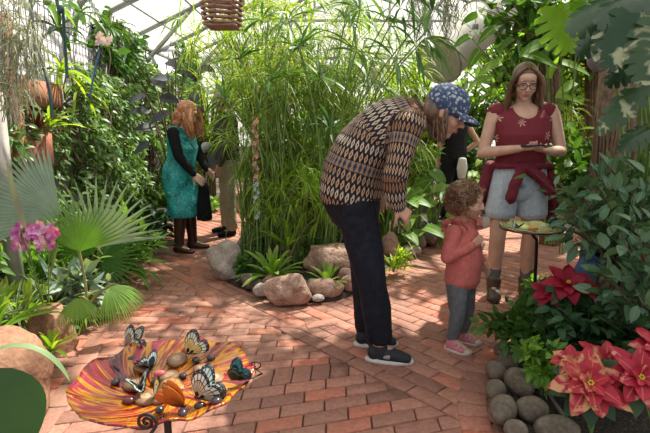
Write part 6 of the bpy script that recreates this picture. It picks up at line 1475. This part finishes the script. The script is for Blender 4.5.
# second feeder
c2 = npv(P(531, 231, 2.72)); D2 = dishmat('pale_green_glass', [(.3, (0.20, 0.30, 0.10)), (.45, (0.42, 0.46, 0.16)), (.55, (0.55, 0.55, 0.30)), (.7, (0.30, 0.42, 0.25))], 2.5)
dish('pale green and yellow glass dish on a thin pole in front of the denim shorts', c2, .165, .03, D2, lambda th, t: (1 + .03 * t * t * np.sin(8 * th), .005 * t * t * np.sin(8 * th)))
r_ = thing('feeder_stand', 'thin dark leaning pole carrying the pale green dish behind the red poinsettia', 'stand', (c2[0] + .10, c2[1] + .1, .05)); m_ = MB()
m_.tubes([[c2 + A(.0, 0, -.008), c2 + A(.05, .03, -.06), A(c2[0] + .10, c2[1] + .1, .05)]], .010, 8); m_.build('pole', IRON, r_)
m_ = MB(); m_.tubes([[c2 + A(.168 * math.cos(q), .168 * math.sin(q), .016) for q in np.linspace(0, 2 * math.pi, 33)]], .004, 6); m_.tubes([[c2 + A(-.16, 0, .012), c2 + A(0, 0, -.012), c2 + A(.16, 0, .012)], [c2 + A(0, -.16, .012), c2 + A(0, 0, -.012), c2 + A(0, .16, .012)]], .004, 6); m_.build('ring', IRON, r_)
butterfly('black butterfly resting on the right side of the pale green dish', c2 + A(.10, -.03, .022), .065, 160, 40, [WBLK, WBLK, WTEA], group='butterflies on the pale green dish')
butterfly('small dark butterfly on the left side of the pale green dish', c2 + A(-.08, -.02, .018), .04, 30, 50, [WBLK, WBLK, WWHT], group='butterflies on the pale green dish')
for k, (dx, dy, w_) in enumerate([(-.02, -.05, 'at the front of the pale green dish'), (.03, .04, 'at the back of the pale green dish')]):
    m_ = MB(); m_.lathe(c2 + A(dx, dy, .004), [(.001, .014), (.02, .013), (.026, .008), (.024, 0), (.001, 0)], 16); tag(m_.build('fruit_slice', ORG if k else BAN), ('orange' if k else 'brown') + ' fruit slice ' + w_, 'fruit')

# ================================================================== BLUE POT
BLU = plain('blue_plastic', (0.055, 0.11, 0.24), .5, .2, 12)
cb = npv(P(581, 262, 2.42)); m_ = MB(); r_ = thing('plant_pot', 'tilted blue plastic pot behind the dark red poinsettia', 'pot', (cb[0], cb[1], .06)); ax_ = A(.35, -.25, .9)
m_.lathe(cb + A(0, 0, -.10), [(.001, 0), (.045, 0), (.05, .02), (.066, .17), (.062, .17), (.045, .03), (.001, .02)], 28, axis=ax_); m_.build('pot', BLU, r_)
m_ = MB(); m_.lathe(cb + A(0, 0, -.10), [(.065, .150), (.073, .152), (.074, .172), (.062, .173)], 28, axis=ax_); m_.build('rim', BLU, r_)
m_ = MB(); m_.lathe(cb + A(0, 0, -.10), [(.001, .14), (.058, .142), (.06, .12)], 20, axis=ax_); m_.build('soil', SOIL, r_)
m_ = MB(); m_.lathe((cb[0] - .02, cb[1] + .02, .05), [(.001, 0), (.09, 0), (.08, cb[2] - .16), (.001, cb[2] - .155)], 20); tag(m_.build('pot_plinth', RK_DRK), 'dark rough block under the tilted blue pot', 'block')

# ================================================================== LEFT WALL FITTINGS
PW = plain('pinkish_cedar', (0.36, 0.13, 0.09), .8, .22, 14, bumps=.3); PWD = plain('dark_wet_wood', (0.12, 0.06, 0.045), .85, .3, 14, bumps=.3)
qw = WD.to_track_quat('X', 'Z').to_matrix()
def wallbox(m_, d, z, off, dims): m_.box(wallpt(d, z, off), dims, qw); return m_
def wd_of(px, py, off):  # distance along wall and height for a sight line
    p = wp(px, py, off); return (p - WA).dot(WD), p.z
for lab, (pxa, pya, pxb, pyb), hgt, nm in [('upper pinkish wooden wall planter holding a yellow green plant', (24, 85, 62, 102), .20, 1), ('lower pinkish wooden wall planter holding the dark red bromeliad', (10, 150, 52, 152), .28, 2)]:
    off = .26; d0, z0 = wd_of(pxa, pya, off); d1, z1 = wd_of(pxb, pyb, off); zc = (z0 + z1) / 2; dm = (d0 + d1) / 2; L_ = abs(d1 - d0)
    r_ = thing('wall_planter', lab, 'planter', wallpt(dm, zc - hgt / 2, .15), 0, 'wooden planters on the left wall')
    m_ = MB(); wallbox(m_, dm, zc, off, (L_, .022, hgt)); m_.build('front_board', PW, r_, smooth=False)
    for s_ in (-1, 1): m_ = MB(); wallbox(m_, dm + s_ * L_ / 2, zc, off / 2, (.022, off, hgt)); m_.build('side_board', PW, r_, smooth=False)
    m_ = MB(); wallbox(m_, dm, zc - hgt / 2 - .012, off / 2, (L_, off, .02)); m_.build('bottom_board', PWD, r_, smooth=False)
    m_ = MB(); wallbox(m_, dm, zc + hgt / 2 - .03, off / 2, (L_ - .03, off - .03, .02)); m_.build('soil', SOIL, r_, smooth=False)
dd, zz = wd_of(16, 120, .30); m_ = MB(); wallbox(m_, dd, 1.0, .30, (.06, .06, 2.0)); tag(m_.build('wooden_post', PW, smooth=False), 'upright pinkish wooden post left of the wall planters', 'post')
POSTG = plain('weathered_grey_post', (0.36, 0.33, 0.31), .8, .2, 12); gp = P(4, 150, 3.0); m_ = MB(); m_.box((gp.x - .02, 3.0, .75), (.07, .07, 1.42), None); tag(m_.build('grey_post', POSTG, smooth=False), 'weathered pale grey post at the left edge of the photo', 'post')
HOSE = plain('dark_green_hose', (0.03, 0.08, 0.08), .4, .2); hp = []
for px, py, Y in [(56, -8, 3.2), (62, 5, 3.2), (64, 30, 3.25), (66, 60, 3.3), (67, 78, 3.3)]: hp.append(npv(P(px, py, Y)))
hp.insert(0, A(hp[0][0], hp[0][1], roofz(hp[0][0]) - .01)); m_ = MB(); m_.tubes([catmull(hp, 5)], .010, 7); hp = [npv(P(a, b_, 3.1)) for a, b_ in [(30, 0), (38, 50), (45, 72), (50, 95), (52, 118)]]; hp.insert(0, A(hp[0][0], hp[0][1], roofz(hp[0][0]) - .01))
tag(m_.build('pipe', HOSE), 'dark teal water pipe hanging down in front of the wire grid', 'pipe'); m_ = MB(); m_.tubes([catmull(hp, 5)], .010, 7); tag(m_.build('pipe', HOSE), 'dark green pipe hanging beside the upper wooden planter', 'pipe')
m_ = MB(); m_.tubes([catmull([npv(P(a, b_, 3.9)) for a, b_ in [(100, 50), (96, 66), (92, 84), (90, 96)]], 5)], .008, 6); tag(m_.build('pipe', plain('blue_pipe', (0.05, 0.14, 0.28), .4, .2)), 'thin blue tube hanging against the vine wall below the lilac orchid', 'pipe')
# ================================================================== HANGING SLATTED BASKET
SL = plain('cedar_slat', (0.30, 0.17, 0.12), .7, .3, 20); bc = npv(P(222, 8, 3.3)); r_ = thing('hanging_basket', 'slatted wooden hanging basket with angular sides at the top of the photo', 'basket', bc + A(0, 0, -.13)); nside = 6
for k in range(9):
    z = bc[2] - .10 + .030 * k; rr = .115 + .012 * min(k, 5) / 5; m_ = MB()
    for i in range(nside):
        a0, a1 = 2 * math.pi * i / nside + .3, 2 * math.pi * (i + 1) / nside + .3; p0 = A(bc[0] + rr * math.cos(a0), bc[1] + rr * math.sin(a0), z + (.006 if i % 2 else 0)); p1 = A(bc[0] + rr * math.cos(a1), bc[1] + rr * math.sin(a1), z + (.006 if i % 2 else 0)); e = (p1 - p0) * .10
        m_.beam(p0 - e, p1 + e, .015, .013)
    m_.build('slat_ring', SL, r_, smooth=False)
m_ = MB()
for i in range(6): m_.box((bc[0], bc[1] + (i - 2.5) * .033, bc[2] - .115), (.19, .018, .012))
m_.build('base_slats', SL, r_, smooth=False)
m_ = MB(); top = P(222, -40, 3.3)
for i in range(3): a = i * 2.094 + .3; m_.tubes([[bc + A(.12 * math.cos(a), .12 * math.sin(a), .14), bc + A(0, 0, .5)]], .002, 4)
m_.tubes([[bc + A(0, 0, .5), A(bc[0], bc[1], roofz(bc[0]) - .02)]], .002, 4); m_.build('wires', WIRE, r_)

# ================================================================== DUCT AND LAMP UNDER THE ROOF
DU = plain('grey_duct_fabric', (0.40, 0.38, 0.34), .7, .1, 6)
r_ = thing('ventilation_duct', 'fat grey ventilation duct with an open mouth under the roof', 'duct', P(440, 70, 6.0)); a = npv(P(437, 62, 5.6)); b_ = npv(P(520, -12, 6.6)); u = U(b_ - a)
P_ = np.stack([a + (b_ - a) * t for t in np.linspace(0, 1, 12)]); m_ = MB(); m_.tubes([P_], .27 + .006 * np.cos(np.arange(12) * 2.0), 28); m_.build('tube', DU, r_)
m_ = MB(); th = np.linspace(0, 2 * math.pi, 33); s1 = U(np.cross(u, A(0, 0, 1))); s2 = np.cross(u, s1)
for q in (.02, .5, .98): m_.tubes([[a + (b_ - a) * q + (s1 * math.cos(t) + s2 * math.sin(t)) * .275 for t in th]], .014, 6)
m_.build('hoops', FRAME, r_); m_ = MB(); m_.lathe(a + u * .05, [(.001, 0), (.26, .0)], 28, axis=u); m_.build('mouth_grille', plain('duct_inside', (0.42, .40, .36), .8, .1), r_)
m_ = MB()
for q in (.1, .9): p = a + (b_ - a) * q; m_.tubes([[p + A(0, 0, .26), A(p[0], p[1], roofz(p[0]) - .02)]], .004, 4)
m_.build('hangers', WIRE, r_)
r_ = thing('pendant_lamp', 'small white pendant lamp hanging beside the round duct', 'lamp', P(475, 38, 4.9)); lc = npv(P(475, 34, 4.9)); m_ = MB(); m_.lathe(lc, [(.001, -.045), (.028, -.04), (.038, -.015), (.036, .02), (.022, .04)], 20); m_.build('globe', plain('opal_glass', (.8, .8, .78), .3, .02), r_)
m_ = MB(); m_.lathe(lc, [(.024, .038), (.03, .05), (.03, .085), (.008, .095), (.001, .095)], 16); m_.build('cap', FRAME, r_); m_ = MB(); m_.tubes([[lc + A(0, 0, .09), A(lc[0], lc[1], roofz(lc[0]) - .02)]], .003, 4); m_.build('cord', WIRE, r_)
# pink and pale blue flowering spike in the sedge
r_ = thing('flower_spike', 'tall spike of pink blossoms over pale blue ones standing in the sedge', 'flower', (-.62, 4.25, .05)); c = npv(P(257, 225, 4.15)); t_ = npv(P(255, 118, 4.15)); m_ = MB(); m_.tubes([[A(c[0], c[1], .05), c, t_]], .006, 6); m_.build('stem', STEM_G, r_)
for nm, q0, q1, mt in (('pink_blossoms', .42, 1.0, leafmat('petal_salmon', [(0.60, 0.24, 0.30), (0.72, 0.42, 0.44)], .3)), ('pale_blue_blossoms', .05, .42, leafmat('petal_pale_blue', [(0.38, 0.48, 0.62), (0.60, 0.66, 0.74)], .3))):
    m_ = MB()
    for k in range(26): q = lerp(q0, q1, k / 25); a_ = k * 2.4; flower(m_, c + (t_ - c) * q + A(.018 * math.cos(a_), .018 * math.sin(a_), 0), A(math.cos(a_), math.sin(a_), .3), .022, 4)
    m_.build(nm, mt, r_)
# white bag by the far visitor
bgp = P(461, 168, 6.35); m_ = MB(); m_.loft([(A(bgp.x, 6.3, .62), .05, .03), (A(bgp.x, 6.3, .74), .07, .04), (A(bgp.x, 6.3, .86), .05, .03)], A(1, 0, 0), 14); tag(m_.build('bag', plain('white_cloth_bag', (.6, .6, .58), .8, .1)), 'small white bag hanging by the visitor in black', 'bag')
